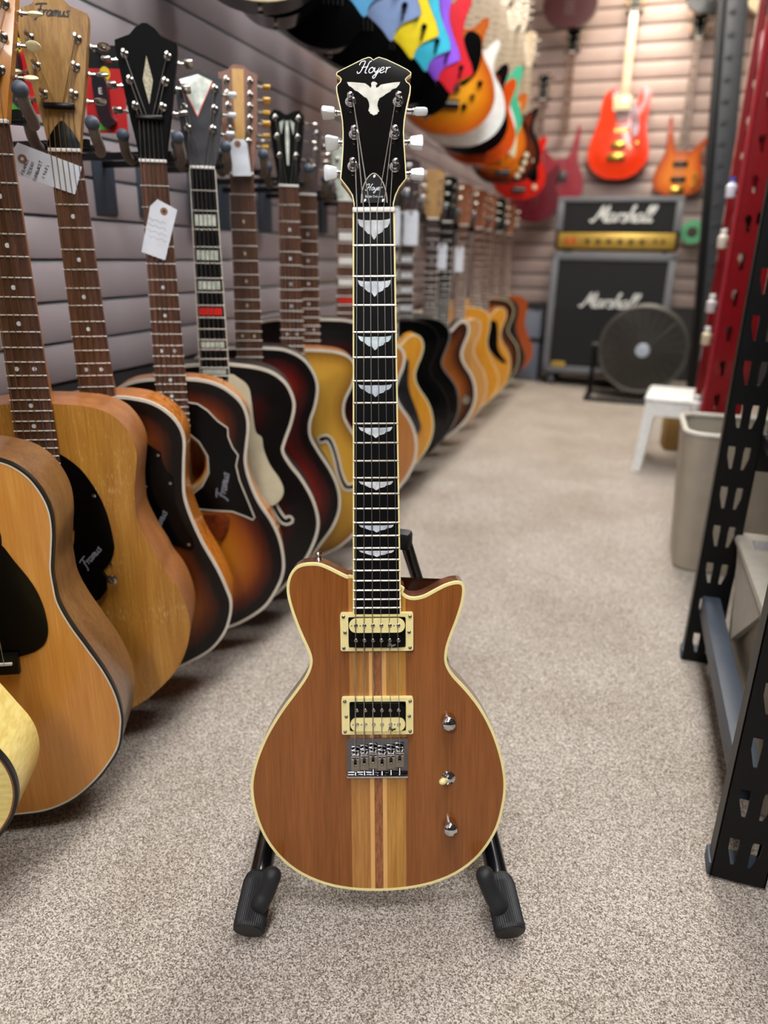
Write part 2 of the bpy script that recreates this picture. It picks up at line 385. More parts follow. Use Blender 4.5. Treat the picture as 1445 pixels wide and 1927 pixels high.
# ------------------------------------------------------------------ guitars
def mir(P): return [(-a, b) for a, b in reversed(P)]
def outline(Rr, Lf=None, n=5):
    Rr = [(a / 1000, b / 1000) for a, b in Rr]; Rr[0] = (0, min(Rr[0][1], Rr[1][1] - .003))
    Lf = mir(Rr) if Lf is None else [(a / 1000, b / 1000) for a, b in Lf]
    P = Rr + [p for p in Lf if abs(p[0]) > .002 or p[1] > .1]
    return cr(P, n)
DREAD = [(0, 0), (55, 7), (101, 30), (160, 74), (196, 117), (211, 153), (214, 185), (208, 215), (193, 245), (171, 287), (154, 325), (146, 356), (145, 385), (150, 420), (152, 458), (145, 486), (126, 506), (99, 517), (57, 521), (15, 520)]
JUMBO = [(0, 0), (62, 10), (112, 38), (167, 82), (203, 140), (219, 190), (218, 240), (206, 283), (183, 316), (160, 343), (147, 368), (151, 392), (165, 430), (173, 462), (169, 488), (153, 510), (126, 526), (86, 534), (35, 535), (12, 534)]
CUTR = [(0, 0), (70, 12), (125, 45), (175, 95), (205, 150), (214, 200), (207, 250), (190, 290), (165, 325), (150, 352), (146, 378), (153, 405), (166, 440), (170, 470), (160, 494), (140, 503), (118, 494), (96, 470), (72, 452), (48, 450), (32, 462), (26, 490)]
CUTL = mir([(0, 0), (70, 12), (125, 45), (175, 95), (205, 150), (214, 200), (207, 250), (190, 290), (165, 325), (150, 352), (146, 378), (153, 410), (164, 445), (166, 478), (152, 506), (124, 526), (86, 535), (26, 536)])
STRATR = [(0, 0), (70, 8), (130, 45), (160, 100), (158, 150), (140, 195), (128, 225), (130, 255), (142, 290), (150, 325), (140, 345), (118, 338), (90, 305), (62, 285), (38, 285), (28, 300)]
STRATL = mir([(0, 0), (70, 8), (130, 45), (160, 100), (158, 150), (142, 200), (128, 240), (126, 275), (134, 320), (148, 370), (146, 400), (125, 395), (95, 355), (60, 320), (38, 312), (28, 310)])
LPR = [(0, 0), (70, 8), (130, 45), (163, 100), (165, 150), (148, 205), (120, 250), (112, 280), (118, 320), (130, 350), (128, 372), (110, 370), (85, 345), (58, 335), (35, 345), (27, 370)]
LPL = mir([(0, 0), (70, 8), (130, 45), (163, 100), (165, 150), (148, 205), (118, 255), (110, 290), (118, 335), (130, 375), (125, 410), (100, 432), (65, 440), (27, 440)])
HSF = [(21, 0), (25, 28), (31, 58), (38, 100), (48, 166), (48, 177), (38, 181), (25, 186), (15, 197), (4, 204)]
HSV = [(21, 0), (25, 9), (32, 46), (38, 95), (41, 146), (28, 148), (14, 153), (4, 158)]
HS12 = [(23, 0), (27, 35), (33, 80), (37, 178), (19, 184), (10, 193), (4, 194)]
HSG = [(21, 0), (25, 30), (33, 80), (37, 138), (27, 150), (14, 147), (4, 141)]
HSB = [(21, 0), (30, 20), (36, 60), (40, 120), (44, 160), (20, 172), (4, 170)]
T33 = [(-1, 58), (-1, 95), (-1, 132), (1, 58), (1, 95), (1, 132)]

def headmtx(nz, tilt, fy):
    return Matrix.Translation((0, fy, nz)) @ Matrix.Rotation(-math.radians(tilt), 4, 'X')
def wide(P, s):
    for (a, b), (c, d) in zip(P, P[1:]):
        if b <= s <= d: return a + (c - a) * (s - b) / (d - b + 1e-9)
    return P[-1][0]
def button(kind, m, parent, mtx):
    # tuner key outside the head: local z points away from the head
    bm = bmesh.new()
    if kind == 'oval':
        bmesh.ops.create_uvsphere(bm, u_segments=12, v_segments=8, radius=1)
        for v in bm.verts: v.co = Vector((v.co.x * .0035, v.co.y * .0085, v.co.z * .0095 + .0185))
    elif kind == 'tulip':
        lathe(bm, [(.002, .006), (.004, .010), (.009, .015), (.009, .022), (.0065, .025), (0, .0255)], 12); bm.transform(Matrix.Diagonal((.5, 1, 1, 1)))
    else:
        box(bm, -.0035, .0035, -.0085, .0085, .009, .0245, .0028)
    return obj('button', bm, m, parent, mtx=mtx)
def tuner(root, H, x, s, side, edge, hy, bk, bmt, metal, mid=True, plateless=False, short=1):
    p = Vector((x, hy, s))
    bm = LA([(.0062, 0), (.0062, .001), (.0045, .0025), (.003, .003), (.0026, .010 * short), (.0036, .0125 * short), (.003, .016 * short), (0, .0165 * short)], 14, along(p, (0, -1, 0)))
    e = Vector((side * (edge + .001), hy + .012, s - .004))
    lathe(bm, [(.0026, -.012), (.0026, 0), (.0042, .001), (.0042, .003), (.0022, .0035), (.0022, .012)], 10, along(e, (side, 0, 0)))
    t = obj('tuner', bm, metal, root, mtx=H)
    if bk: button(bk, bmt, t, H @ along(e, (side, 0, 0)) @ Matrix.Rotation(random.uniform(-.5, .5), 4, 'Z'))
    return t
def guitar(name, label, X, Y, Z, s, group=None, mtx=None, cat='guitar'):
    t = thing(name, label, cat, (X, Y, Z), 0, group, mtx)
    near = s.get('near', False); far = s.get('far', False)
    out = outline(s['R'], s.get('L'), 5 if near else 4); dp = s.get('depth', 105) / 1000
    holes = []
    if 'hole' in s: hz, hr = s['hole']; holes.append(ell(0, hz / 1000, hr / 1000, hr / 1000, 32))
    for fp in s.get('fh', []):
        holes.append(fhole(fp))
    dome = s.get('dome', 0) / 1000
    vs, F = tri(out, holes, .011 if near else .018)
    d = edist(vs, out)
    V = [(a, -dome * (1 - math.exp(-(q / .07) ** 2)), b) for (a, b), q in zip(vs, d)]
    # body: sides and back
    n = len(out); bk = inset(out, .002)
    BV = [(a, 0, b) for a, b in out] + [(a, dp, b) for a, b in out]
    BF = [(i, (i + 1) % n, (i + 1) % n + n, i + n) for i in range(n)] + [tuple(range(n, 2 * n))]
    body = py('body', BV, BF, s['side'], t, smooth=40)
    top = py('top', V, F, s['top'], t, smooth=40)
    at = top.data.attributes.new('edge', 'FLOAT', 'POINT'); at.data.foreach_set('value', [float(q) for q in d])
    if 'bind' in s:
        bmt, bw = s['bind']; edging(out, bw / 1000, .0006, .006, 'binding', bmt, t)
        if s.get('purf'): edging(inset(out, bw / 1000 + .0005), .0016, .0004, .001, 'purfling', s['purf'], t)
    if 'hole' in s and 'rosette' in s:
        plate(ell(0, hz / 1000, hr / 1000 + .012, hr / 1000 + .012, 36), .001, [ell(0, hz / 1000, hr / 1000 + .003, hr / 1000 + .003, 36)], -.0008, 'rosette', s['rosette'], t)
    for fp, q in zip(s.get('fh', []), holes[-len(s.get('fh', [])) or None:]):
        if s.get('fbind'):
            a = inset(q, -.005); plate(a, .002, [q], -dome * .75 - .0022, 'f_hole_binding', s['fbind'], t)
    if 'pg' in s:
        P, pm, py_ = s['pg']; o = plate(cr([(a / 1000, b / 1000) for a, b in P], 4) if not s.get('pgsharp') else [(a / 1000, b / 1000) for a, b in P], .002, [], py_ - dome * s.get('pgd', .8), 'pickguard', pm, t)
        if 'pgedge' in s: edging(cr([(a / 1000, b / 1000) for a, b in P], 4) if not s.get('pgsharp') else [(a / 1000, b / 1000) for a, b in P], .0022, .0003, .001, 'pickguard_edge', s['pgedge'], o, py_ - dome * s.get('pgd', .8))
        for a, b in s.get('pgscrew', []):
            obj('screw', LA([(.003, 0), (.003, .0008), (0, .0016)], 10, along((a / 1000, py_ - dome * .8, b / 1000), (0, -1, 0))), NICKEL, o)
        if 'pglogo' in s:
            a, b, sz, ang, lm, word = s['pglogo']; letter(word, 'logo', lm, o, a / 1000, b / 1000, sz / 1000, sz / 1000 * .28, py_ - dome * .8, math.radians(ang))
    # neck, fretboard
    nz = s['nut'] / 1000; sc = s.get('scale', 640) / 1000; w0 = s.get('w0', 43) / 2000; w1 = s.get('w1', 56) / 2000
    fe = s['fbend'] / 1000; jz = s['joint'] / 1000; fy = s.get('fy', -7) / 1000
    fth = .0065; hw = lambda z: w0 + (w1 - w0) * (nz - z) / (nz - fe)
    NV = []; NF = []; K = 9
    zs = [jz - .012, jz, jz + .03, jz + .08, (jz + nz) / 2, nz - .06, nz]
    for z in zs:
        th = (.021 + (.03 if z < jz + .01 else .012 if z < jz + .04 else 0)); w = hw(z)
        for k in range(K):
            a = PI * k / (K - 1); NV.append((-w * math.cos(a), fy + fth + th * math.sin(a) ** .8, z))
    for i in range(len(zs) - 1):
        for k in range(K):
            NF.append((i * K + k, i * K + (k + 1) % K, (i + 1) * K + (k + 1) % K, (i + 1) * K + k))
    NF += [tuple(range(K)), tuple(range((len(zs) - 1) * K, len(zs) * K))]
    py('neck', NV, NF, s['neckm'], t)
    fo = [(-hw(fe), fe), (hw(fe), fe), (w0, nz), (-w0, nz)]
    fb = plate(fo, fth, [], fy, 'fretboard', s['fb'], t)
    if 'fbbind' in s:
        for sx in (-1, 1):
            q = [(sx * hw(fe), fe), (sx * (hw(fe) + .0016), fe), (sx * (w0 + .0016), nz), (sx * w0, nz)]
            plate(q, fth - .0005, [], fy - .0003, 'binding', s['fbbind'], fb)
        plate([(-hw(fe) - .0016, fe - .0018), (hw(fe) + .0016, fe - .0018), (hw(fe) + .0016, fe), (-hw(fe) - .0016, fe)], fth - .0005, [], fy - .0003, 'binding', s['fbbind'], fb)
    fz = [nz - sc * (1 - 2 ** (-k / 12)) for k in range(0, 25)]
    nf = max(k for k in range(25) if fz[k] > fe + .003)
    merged = bmesh.new()
    for k in range(1, nf + 1):
        w = hw(fz[k]) + .0012
        bm = bmesh.new() if near else merged
        tube(bm, [(-w, fy - .0002, fz[k]), (w, fy - .0002, fz[k])], .0012, 6)
        if near: obj('fret', bm, FRETM, fb)
    if not near: tag(obj('frets', merged, FRETM, fb), kind='stuff')
    else: merged.free()
    inl = s.get('inlay', 'dots'); im = s.get('inlaym', PEARL)
    for k in (3, 5, 7, 9, 12, 15, 17) if inl == 'dots' else (3, 5, 7, 9, 12, 15, 17):
        if k > nf: continue
        za, zb = fz[k], fz[k - 1]; zc = (za + zb) / 2; w = hw(zc)
        if inl == 'dots':
            for dx in ((0,) if k != 12 else (-w * .45, w * .45)):
                obj('inlay', LA([(.0032, 0), (.0032, .0003), (0, .00035)], 12, along((dx, fy, zc), (0, -1, 0))), im, fb)
        elif inl in ('blocks', 'blocks2'):
            h = (zb - za) * .30; plate([(-w * .86, zc - h), (w * .86, zc - h), (w * .86, zc + h), (-w * .86, zc + h)], .0004, [], fy - .0003, 'inlay', s.get('redblock', im) if (k == 9 and 'redblock' in s) else im, fb)
    obj('nut', B(-w0 - .0004, w0 + .0004, fy - .0028, fy + fth, nz, nz + .0048, .0006), s.get('nutm', BONE), t)
    # headstock
    H = headmtx(nz + .004, s.get('tilt', 9), fy + .0015)
    hs = s.get('hs', HSF); hp = [(a / 1000, b / 1000) for a, b in hs]
    ho = hp + mir(hp)
    head = plate(ho, .015, [], 0, 'headstock', s['hm'], t, H)
    if 'hface' in s: plate(inset(ho, .0008), .0012, [], -.0011, 'face_veneer', s['hface'], head, H)
    if 'hbind' in s: edging(ho, .0026, .0005, .005, 'binding', s['hbind'], head, 0); head.children[-1].data.transform(H)
    hy = -.0012 if 'hface' in s else 0
    for kind, P, mm in s.get('hinlay', []):
        plate([(a / 1000, b / 1000) for a, b in P], .0006, [], hy - .0005, kind, mm, head, H)
    if 'hlogo' in s:
        a, b, sz, lm, word = s['hlogo']; letter(word, 'logo', lm, head, a / 1000, b / 1000, sz / 1000, sz / 1000 * .26, hy, 0, H)
    tps = []
    for i, (side, q) in enumerate(s.get('tuners', T33)):
        ss = q / 1000; ed = wide(hp, ss); x = side * (ed - s.get('tin', 12) / 1000) if abs(side) == 1 else side
        sd = 1 if side > 0 else -1
        bk, bmts = s.get('btn', ('oval', [CREAMB]))
        if not far: tuner(t, H, x, ss, sd, ed, hy, bk if bk else None, bmts[i % len(bmts)], s.get('tmetal', NICKEL))
        else: tuner(t, H, x, ss, sd, ed, hy, 'box' if i % 1 == 0 else None, bmts[i % len(bmts)], s.get('tmetal', NICKEL))
        tps.append((H @ Vector((x, hy - .009, ss)), sd))
    if s.get('bar'):
        b_ = s['bar'] / 1000; o = obj('string_retainer', B(-.021, .021, hy - .010, hy - .002, b_ - .0035, b_ + .0035, .001), mat('retainer_steel', '#2c2c2e', .3, .9), head, mtx=H)
    if 'truss' in s: plate(cr([(a / 1000, b / 1000) for a, b in s['truss']], 4), .0016, [], hy - .0016, 'truss_cover', BLACKP, head, H)
    # bridge and strings
    bz = nz - sc; by = -.004 - dome
    if s.get('bridge') == 'arch':
        obj('bridge', B(-.07, .07, by - .014, -dome + .004, bz - .006, bz + .006, .003), s.get('brm', ROSED), t)
        tp = [(-.03, -dome - .012, bz - .11), (.03, -dome - .012, bz - .11), (.022, -.004, .012), (-.022, -.004, .012)]
        py('tailpiece', [*tp, *[(a, b + .003, c) for a, b, c in tp]], [(0, 1, 2, 3), (4, 5, 6, 7), (0, 1, 5, 4), (1, 2, 6, 5), (2, 3, 7, 6), (3, 0, 4, 7)], s.get('tpm', CHROME), t)
        sb = (-.052, -dome - .013, bz - .1); sy = by - .0145
    elif s.get('bridge') == 'none': sb = None; sy = fy - .006
    else:
        P = s.get('brp') or [(-85, -20), (85, -20), (90, 0), (60, 14), (-60, 14), (-90, 0)]
        o = plate(cr([(a / 1000, b / 1000 + bz) for a, b in P], 3) if s.get('brsmooth') else [(a / 1000, b / 1000 + bz) for a, b in P], .008, [], -.008 - dome, 'bridge', s.get('brm', ROSED), t)
        obj('saddle', B(-.036, .036, -.0115 - dome, -.006, bz - .0015, bz + .0015), BONE, o)
        if s.get('bolt'):
            a, b = s['bolt']; obj('bolt', LA([(.008, 0), (.008, .001), (.005, .003), (.004, .003), (.003, .001), (0, .001)], 16, along((a / 1000, -.008, b / 1000 + bz), (0, -1, 0))), NICKEL, o)
        sb = None; sy = -.0118 - dome
    ns = s.get('ns', 6); bm = bmesh.new()
    left = sorted([p for p, d_ in tps if d_ < 0], key=lambda p: p.z); right = sorted([p for p, d_ in tps if d_ > 0], key=lambda p: p.z)
    order = left + right[::-1]
    for i in range(ns):
        f = -1 + 2 * i / (ns - 1); pn = Vector((f * (w0 - .0035), fy - .0032, nz + .002)); pb = Vector((f * .027, sy, bz))
        pts = [pb, pn]
        if s.get('bar'): pts.append(H @ Vector((f * .017, hy - .003, s['bar'] / 1000)))
        j = i if i < ns // 2 else i
        if len(order) == ns: pts.append(order[j])
        if s.get('bridge') == 'arch': pts = [Vector((f * .025, -dome - .012, bz - .11))] + pts
        r = .00052 if f > .2 else .0007
        if near: obj('string', T(pts, r, 5), STRING if (f > .2 or not s.get('bronze')) else BRONZE, t)
        else: tube(bm, pts, .0006, 4)
    if not near: tag(obj('strings', bm, STRING, t), kind='stuff')
    else: bm.free()
    if s.get('pin'): obj('strap_button', LA([(.007, 0), (.004, .006), (.007, .012), (0, .014)], 12, along((0, dp / 2, .001), (0, 0, -1))), NICKEL, t)
    for (a, b, w, h, pm) in s.get('pickups', []):
        o = obj('pickup', B(a / 1000 - w / 2000, a / 1000 + w / 2000, -.010 - dome, .001, b / 1000 - h / 2000, b / 1000 + h / 2000, .002), pm, t)
    for (a, b, r, pm) in s.get('knobs', []):
        obj('knob', LA([(r / 1000, -.004), (r / 1000, .010), (r / 1100, .013), (0, .0135)], 14, along((a / 1000, -dome * .8, b / 1000), (0, -1, 0))), pm, t)
    return t
def fhole(fp):
    # f-hole outline from a centre line (mm) with round ends
    P = cr([(a / 1000, b / 1000) for a, b in fp], 4, False); A = np.array(P); n = len(A)
    t = np.gradient(A, axis=0); t /= np.linalg.norm(t, axis=1)[:, None]; nr = np.stack([-t[:, 1], t[:, 0]], 1)
    w = np.array([.0062 - .0028 * abs(math.sin(PI * i / (n - 1))) if 0 < i < n - 1 else .003 for i in range(n)])[:, None]
    L_ = A + nr * w; R_ = A - nr * w
    return [tuple(p) for p in L_] + [tuple(p) for p in R_[::-1]]

# ------------------------------------------------------------------ the guitar in front, on its stand
ex = Vector((.94735458, .31917283, .02545607)); up = Vector((-.08684075, .17960367, .97989857)); nn = Vector((.30818499, -.93052202, .19786557))
HM = Matrix.Identity(4)
for i in range(3): HM[i][0] = ex[i]; HM[i][1] = -nn[i]; HM[i][2] = up[i]
NZ = .829
for i in range(3): HM[i][3] = (Vector((-.28639132, .8213538, .8427154)) - up * NZ)[i]
HB = [(-28.4, -414.7), (-34.5, -415.2), (-43.6, -411.0), (-55.2, -404.9), (-66.8, -399.9), (-76.1, -398.6), (-87.9, -399.4), (-97.3, -403.4), (-104.1, -411.7), (-107.9, -423.8), (-108.0, -437.0), (-104.4, -454.0), (-97.9, -474.5), (-91.2, -492.0), (-84.9, -507.2), (-82.2, -518.1), (-83.4, -528.1), (-88.7, -540.5), (-100.5, -558.1), (-115.4, -578.1), (-128.7, -598.3), (-141.4, -621.3), (-152.0, -646.9), (-158.4, -670.3), (-160.2, -690.0), (-157.5, -714.7), (-150.2, -741.2), (-139.0, -764.7), (-121.9, -787.0), (-98.9, -805.6), (-69.0, -819.5), (-36.3, -826.8), (-0.6, -828.9), (35.1, -826.5), (67.9, -819.4), (98.0, -806.2), (121.4, -788.1), (138.0, -767.0), (150.4, -742.6), (157.2, -714.5), (159.8, -690.5), (158.4, -668.0), (152.6, -641.6), (142.3, -611.6), (127.4, -583.0), (110.2, -559.7), (94.4, -541.9), (86.8, -529.4), (84.4, -519.0), (85.8, -504.5), (90.6, -488.7), (97.4, -470.2), (103.2, -450.7), (105.5, -436.2), (105.0, -427.7), (101.8, -423.6), (94.8, -422.8), (83.1, -425.9), (69.1, -433.0), (57.3, -439.4), (46.4, -442.0), (37.1, -440.6), (31.0, -435.0), (28.2, -427.1)]
hero = thing('electric_guitar', 'brown striped-top double-horn electric guitar with eagle headstock standing on a floor stand', 'guitar', mtx=HM)
ob = cr([(a / 1000, NZ + b / 1000) for a, b in HB], 3)
SIDEM = wood('hero_side', '#3a1c10', '#5d3220', '#7a4a30', .3, .5, 40, .3)
n = len(ob); BD = .042
rim = lambda d, y: [(a, y, b) for a, b in inset(ob, d)]
BV = rim(0, 0) + rim(0, BD - .008) + rim(.0025, BD - .002) + rim(.008, BD)
BF = [(k * n + i, k * n + (i + 1) % n, (k + 1) * n + (i + 1) % n, (k + 1) * n + i) for k in range(3) for i in range(n)] + [tuple(range(3 * n, 4 * n))]
hbody = py('body', BV, BF, SIDEM, hero)
def clip(P, x0, x1):
    for s, c in ((1, x0), (-1, -x1)):
        o = []
        for i in range(len(P)):
            a, b = P[i - 1], P[i]; da, db = s * a[0] - c, s * b[0] - c
            if da * db < 0: t = da / (da - db); o.append((a[0] + t * (b[0] - a[0]), a[1] + t * (b[1] - a[1])))
            if db >= 0: o.append(b)
        P = o
    return P
MW = wood('hero_wing', '#6e3e1a', '#875024', '#965c2c', .25, .3, 26, .035, 420, .02, spec=.3)
LAMS = [(-.17, -.0345, 'side_wing', MW), (-.0345, -.0105, 'lamination', wood('hero_lam_a', '#94602a', '#b98240', rough=.25, coat=.35, s=110, stretch=.06, bmp=.02)), (-.0105, -.0053, 'lamination', wood('hero_maple', '#dba35c', '#e6b26e', rough=.25, coat=.35, bmp=.02)),
        (-.0053, .0053, 'lamination', wood('hero_lam_c', '#5f3216', '#a86a3e', rough=.25, coat=.35, s=260, stretch=.25, bmp=.02)), (.0053, .0105, 'lamination', MC['hero_maple']), (.0105, .0345, 'lamination', wood('hero_lam_b', '#986324', '#c08c3e', rough=.25, coat=.35, s=120, stretch=.05, bmp=.02)), (.0345, .17, 'side_wing', MW)]
for x0, x1, nm, m in LAMS: plate(clip(ob, x0, x1), .004, [], -.0002, nm, m, hbody)
edging(ob, .0028, .0005, .0045, 'binding', CREAM, hero)
# neck and fretboard
fe = NZ - .4598; fy = -.0085; fth = .0060; w0, w1 = .0216, .0272
hw = lambda z: w0 + (w1 - w0) * (NZ - z) / (NZ - fe)
K = 11; zs = [NZ - .44, NZ - .41, NZ - .38, NZ - .2, NZ - .04, NZ]; NV = []; NF = []
for z in zs:
    th = .019 + (.015 if z < NZ - .4 else 0)
    for k in range(K):
        a = PI * k / (K - 1); NV.append((-(hw(z) + .0012) * math.cos(a), fy + fth + th * math.sin(a) ** .8, z))
for i in range(len(zs) - 1):
    for k in range(K): NF.append((i * K + k, i * K + (k + 1) % K, (i + 1) * K + (k + 1) % K, (i + 1) * K + k))
NF += [tuple(range(K)), tuple(range((len(zs) - 1) * K, len(zs) * K))]
py('neck', NV, NF, MAHOG, hero)
fb = plate([(-hw(fe), fe), (hw(fe), fe), (w0, NZ), (-w0, NZ)], fth + .0025, [], fy, 'fretboard', EBONY, hero)
for sx in (-1, 1):
    plate([(sx * hw(fe), fe), (sx * (hw(fe) + .0018), fe), (sx * (w0 + .0018), NZ), (sx * w0, NZ)], fth, [], fy - .0004, 'binding', CREAM, fb)
plate([(-hw(fe) - .0018, fe - .002), (hw(fe) + .0018, fe - .002), (hw(fe) + .0018, fe), (-hw(fe) - .0018, fe)], fth, [], fy - .0004, 'binding', CREAM, fb)
SCL = .628; fz = [NZ - SCL * (1 - 2 ** (-k / 12)) for k in range(24)]
for k in range(1, 23):
    w = hw(fz[k]) + .0014; obj('fret', T([(-w, fy + .0002, fz[k]), (w, fy + .0002, fz[k])], .0014, 8), NICKEL, fb)
IN = [(190, 830), (215, 838), (240, 842), (300, 845), (350, 842), (400, 845), (450, 842), (480, 838), (505, 830), (500, 865), (480, 900), (440, 915), (430, 940), (400, 955), (380, 960), (365, 990), (348, 1005), (335, 985), (320, 960), (290, 955), (265, 930), (245, 905), (215, 890), (200, 865)]
for q, k in enumerate((1, 3, 5, 7, 9, 12, 15, 17)):
    zt = fz[k - 1] - (.0065 if k == 1 else .0038) * (1 if k < 15 else .7); w = .0182 + .0026 * k / 17; h = .0225 if k == 1 else (fz[k - 1] - fz[k]) * .58
    P = [((a - 348) / 157.5 * w, zt - (b - 830) / 175 * h) for a, b in IN]
    plate(P, .0003, [], fy - .00025, 'wing_inlay', mat('pearl%d' % q, '#a9b0b8', .15, 0, .7, vscale=70 + 9 * q, col2=['#dfe2e6', '#e8f0fa', '#e4f6fa', '#c9d4e2', '#e2e6ea', '#f2f2f2', '#d6dfec', '#eef2f8'][q]), fb)
obj('nut', B(-w0 - .0018, w0 + .0018, fy - .0026, fy + .006, NZ, NZ + .0052, .0007), BONE, hero)
# headstock
H = headmtx(NZ + .003, 9, fy + .001)
HS = [(.9, 167.0), (-2.2, 169.8), (-4.3, 170.3), (-10.5, 168.3), (-22.9, 162.1), (-33.3, 157.0), (-39.8, 153.4), (-40.3, 150.8), (-36.9, 148.7), (-34.9, 146.1), (-35.9, 143.0), (-39.0, 139.9), (-40.3, 137.3), (-40.0, 131.5), (-38.2, 123.2), (-35.8, 111.8), (-34, 99.3), (-33.4, 86.8), (-33.5, 73.3), (-34, 62.9), (-35, 49.5), (-36.4, 34.9), (-28.4, 24.5), (-23.4, 16.2), (-21.6, 6.9), (-21.6, 1), (21.6, 1), (21.8, 6.6), (24.1, 15.9), (28.6, 25.2), (36.1, 34.4), (35.6, 49.0), (34.8, 62.5), (34.1, 72.9), (33.7, 86.4), (34.6, 98.8), (36.6, 111.3), (39.2, 122.7), (41.2, 131.0), (41.8, 137.3), (40.8, 139.9), (37.4, 142.5), (36, 145.6), (38.5, 148.2), (42.3, 150.8), (42.3, 153), (38.4, 156.2), (28.7, 161.3), (15.4, 167.6), (7.1, 170.3), (4.0, 169.2)]
ho = [(a / 1000, b / 1000) for a, b in HS]
GLOSS = mat('gloss_black', '#030304', .07, 0, 0, spec=.4)
head = plate(ho, .0145, [], 0, 'headstock', MAHOG, hero, H)
plate(inset(ho, .0006), .0012, [], -.0011, 'face_veneer', GLOSS, head, H)
o = edging(ho, .0008, .0005, .0050, 'binding', CREAM, head, 0); o.data.transform(H)
EA = [(-28.7, 142.1), (-24.1, 142.1), (-14.8, 141.3), (-8.6, 140.7), (-5.0, 138.1), (-2.4, 135.3), (-1.4, 137.5), (-1.9, 140.7), (-0.3, 142.4), (2.3, 142.4), (5.0, 140.6), (4.8, 139.4), (3.3, 138.6), (3.8, 135.4), (6.4, 136.5), (9.0, 139.0), (14.1, 140.0), (22.4, 141.3), (30.5, 142.0), (29.1, 138.9), (26.0, 135.3), (21.3, 133.8), (19.2, 131.2), (15.1, 129.1), (10.9, 126.0), (7.3, 124.0), (5.4, 119.8), (4.9, 115.7), (6.2, 110.5), (7.2, 109.4), (5.1, 108.2), (5.1, 106.5), (3.0, 105.8), (0.7, 104.8), (-1.6, 106.4), (-3.4, 107.2), (-3.6, 108.7), (-5.2, 110.0), (-3.8, 115.2), (-4.6, 119.9), (-6.6, 124.1), (-9.7, 125.6), (-12.8, 128.3), (-16.4, 131.4), (-20.0, 133.0), (-23.1, 136.1), (-26.7, 138.2)]
tag(plate([(a / 1000, b / 1000) for a, b in EA], .0006, [], -.0015, 'eagle_inlay', mat('eagle_pearl', '#b9b7aa', .15, 0, .7, vscale=90, col2='#dcdcd2'), head, H), 'pearl eagle with spread wings')
letter('Hoyer', 'logo', LOGOS, head, -.0152, .1520, .0064, .0007, -.0013, 0, H)
letter('sss', 'small_print', LOGOS, head, .003, .1515, .0012, .0004, -.0013, 0, H)
TCP = [(a / 1000, b / 1000) for a, b in cr([(-13.6, 6.8), (-13, 17), (-10, 28), (-5, 36), (.5, 39.4), (6, 36), (11, 28), (14, 17), (15, 6.6)], 4, False)]
tc = plate(TCP, .0016, [], -.0026, 'truss_cover', BLACKP, head, H)
bm = bmesh.new(); rib(bm, TCP, .0006, -.0026); obj('edge_line', bm, IVORY, tc, mtx=H)
letter('Hoyer', 'logo', LOGOS, tc, -.0078, .0205, .0033, .0006, -.0027, 0, H)
plain('Eagle DeLuxe', 'model_text', LOGOS, tc, .0007, -.0028, .0125, .0036, H, .0002)
for a, b in ((1.2, 35.7), (-9.3, 8.9), (10.6, 8.7)):
    obj('screw', LA([(.0017, 0), (.0017, .0007), (0, .0012)], 10, along((a / 1000, -.0026, b / 1000), (0, -1, 0))), NICKEL, tc, mtx=H)
TP = []
for (x, s), (bx, bs) in zip([(-24.7, 120), (-20.8, 83.5), (-22.6, 48), (28.2, 120), (23.9, 83.5), (24.0, 47)], [(-42.3, 114.4), (-38.4, 80.1), (-40.1, 46.4), (45.4, 115.4), (40.5, 80.1), (41.3, 44.3)]):
    sd = 1 if x > 0 else -1; x /= 1000; s /= 1000
    bm = LA([(.0062, 0), (.0062, .0008), (.0056, .0016), (.0050, .0018), (.0044, .0030), (.0036, .0034), (.0028, .0045), (.0024, .0090), (.0032, .0105), (.0037, .0125), (.0030, .0148), (.0014, .0162), (0, .0165)], 20, along((x, -.0012, s), (0, -1, 0)))
    e = Vector((sd * .031, .010, bs / 1000)); L_ = abs(bx) / 1000 - .031
    lathe(bm, [(.0032, 0), (.0032, L_ - .002), (.004, L_ - .001), (.004, L_ + .0005), (.002, L_ + .001)], 12, along(e, (sd, 0, 0)))
    t = obj('tuner', bm, CHROME, hero, mtx=H)
    a = random.choice([.15, .5, 1.1, 1.35])
    bm = B(-.0045, .0045, -.0088, .0088, 0, .0160, .0034)
    for v in bm.verts:
        if v.co.z < .006: v.co.y *= .78
    obj('button', bm, WPEARL, t, mtx=H @ along((bx / 1000, .010, bs / 1000), (sd, 0, 0)) @ Matrix.Rotation({-1: {120: .1, 83: .75, 48: 1.25}, 1: {120: .55, 83: 1.3, 47: .95}}[sd].get(int(s * 1000 + .01), .6), 4, 'Z'))
    TP.append(H @ Vector((x - sd * -.0028 * 0 + (.0028 if sd < 0 else -.0028), -.0072, s)))
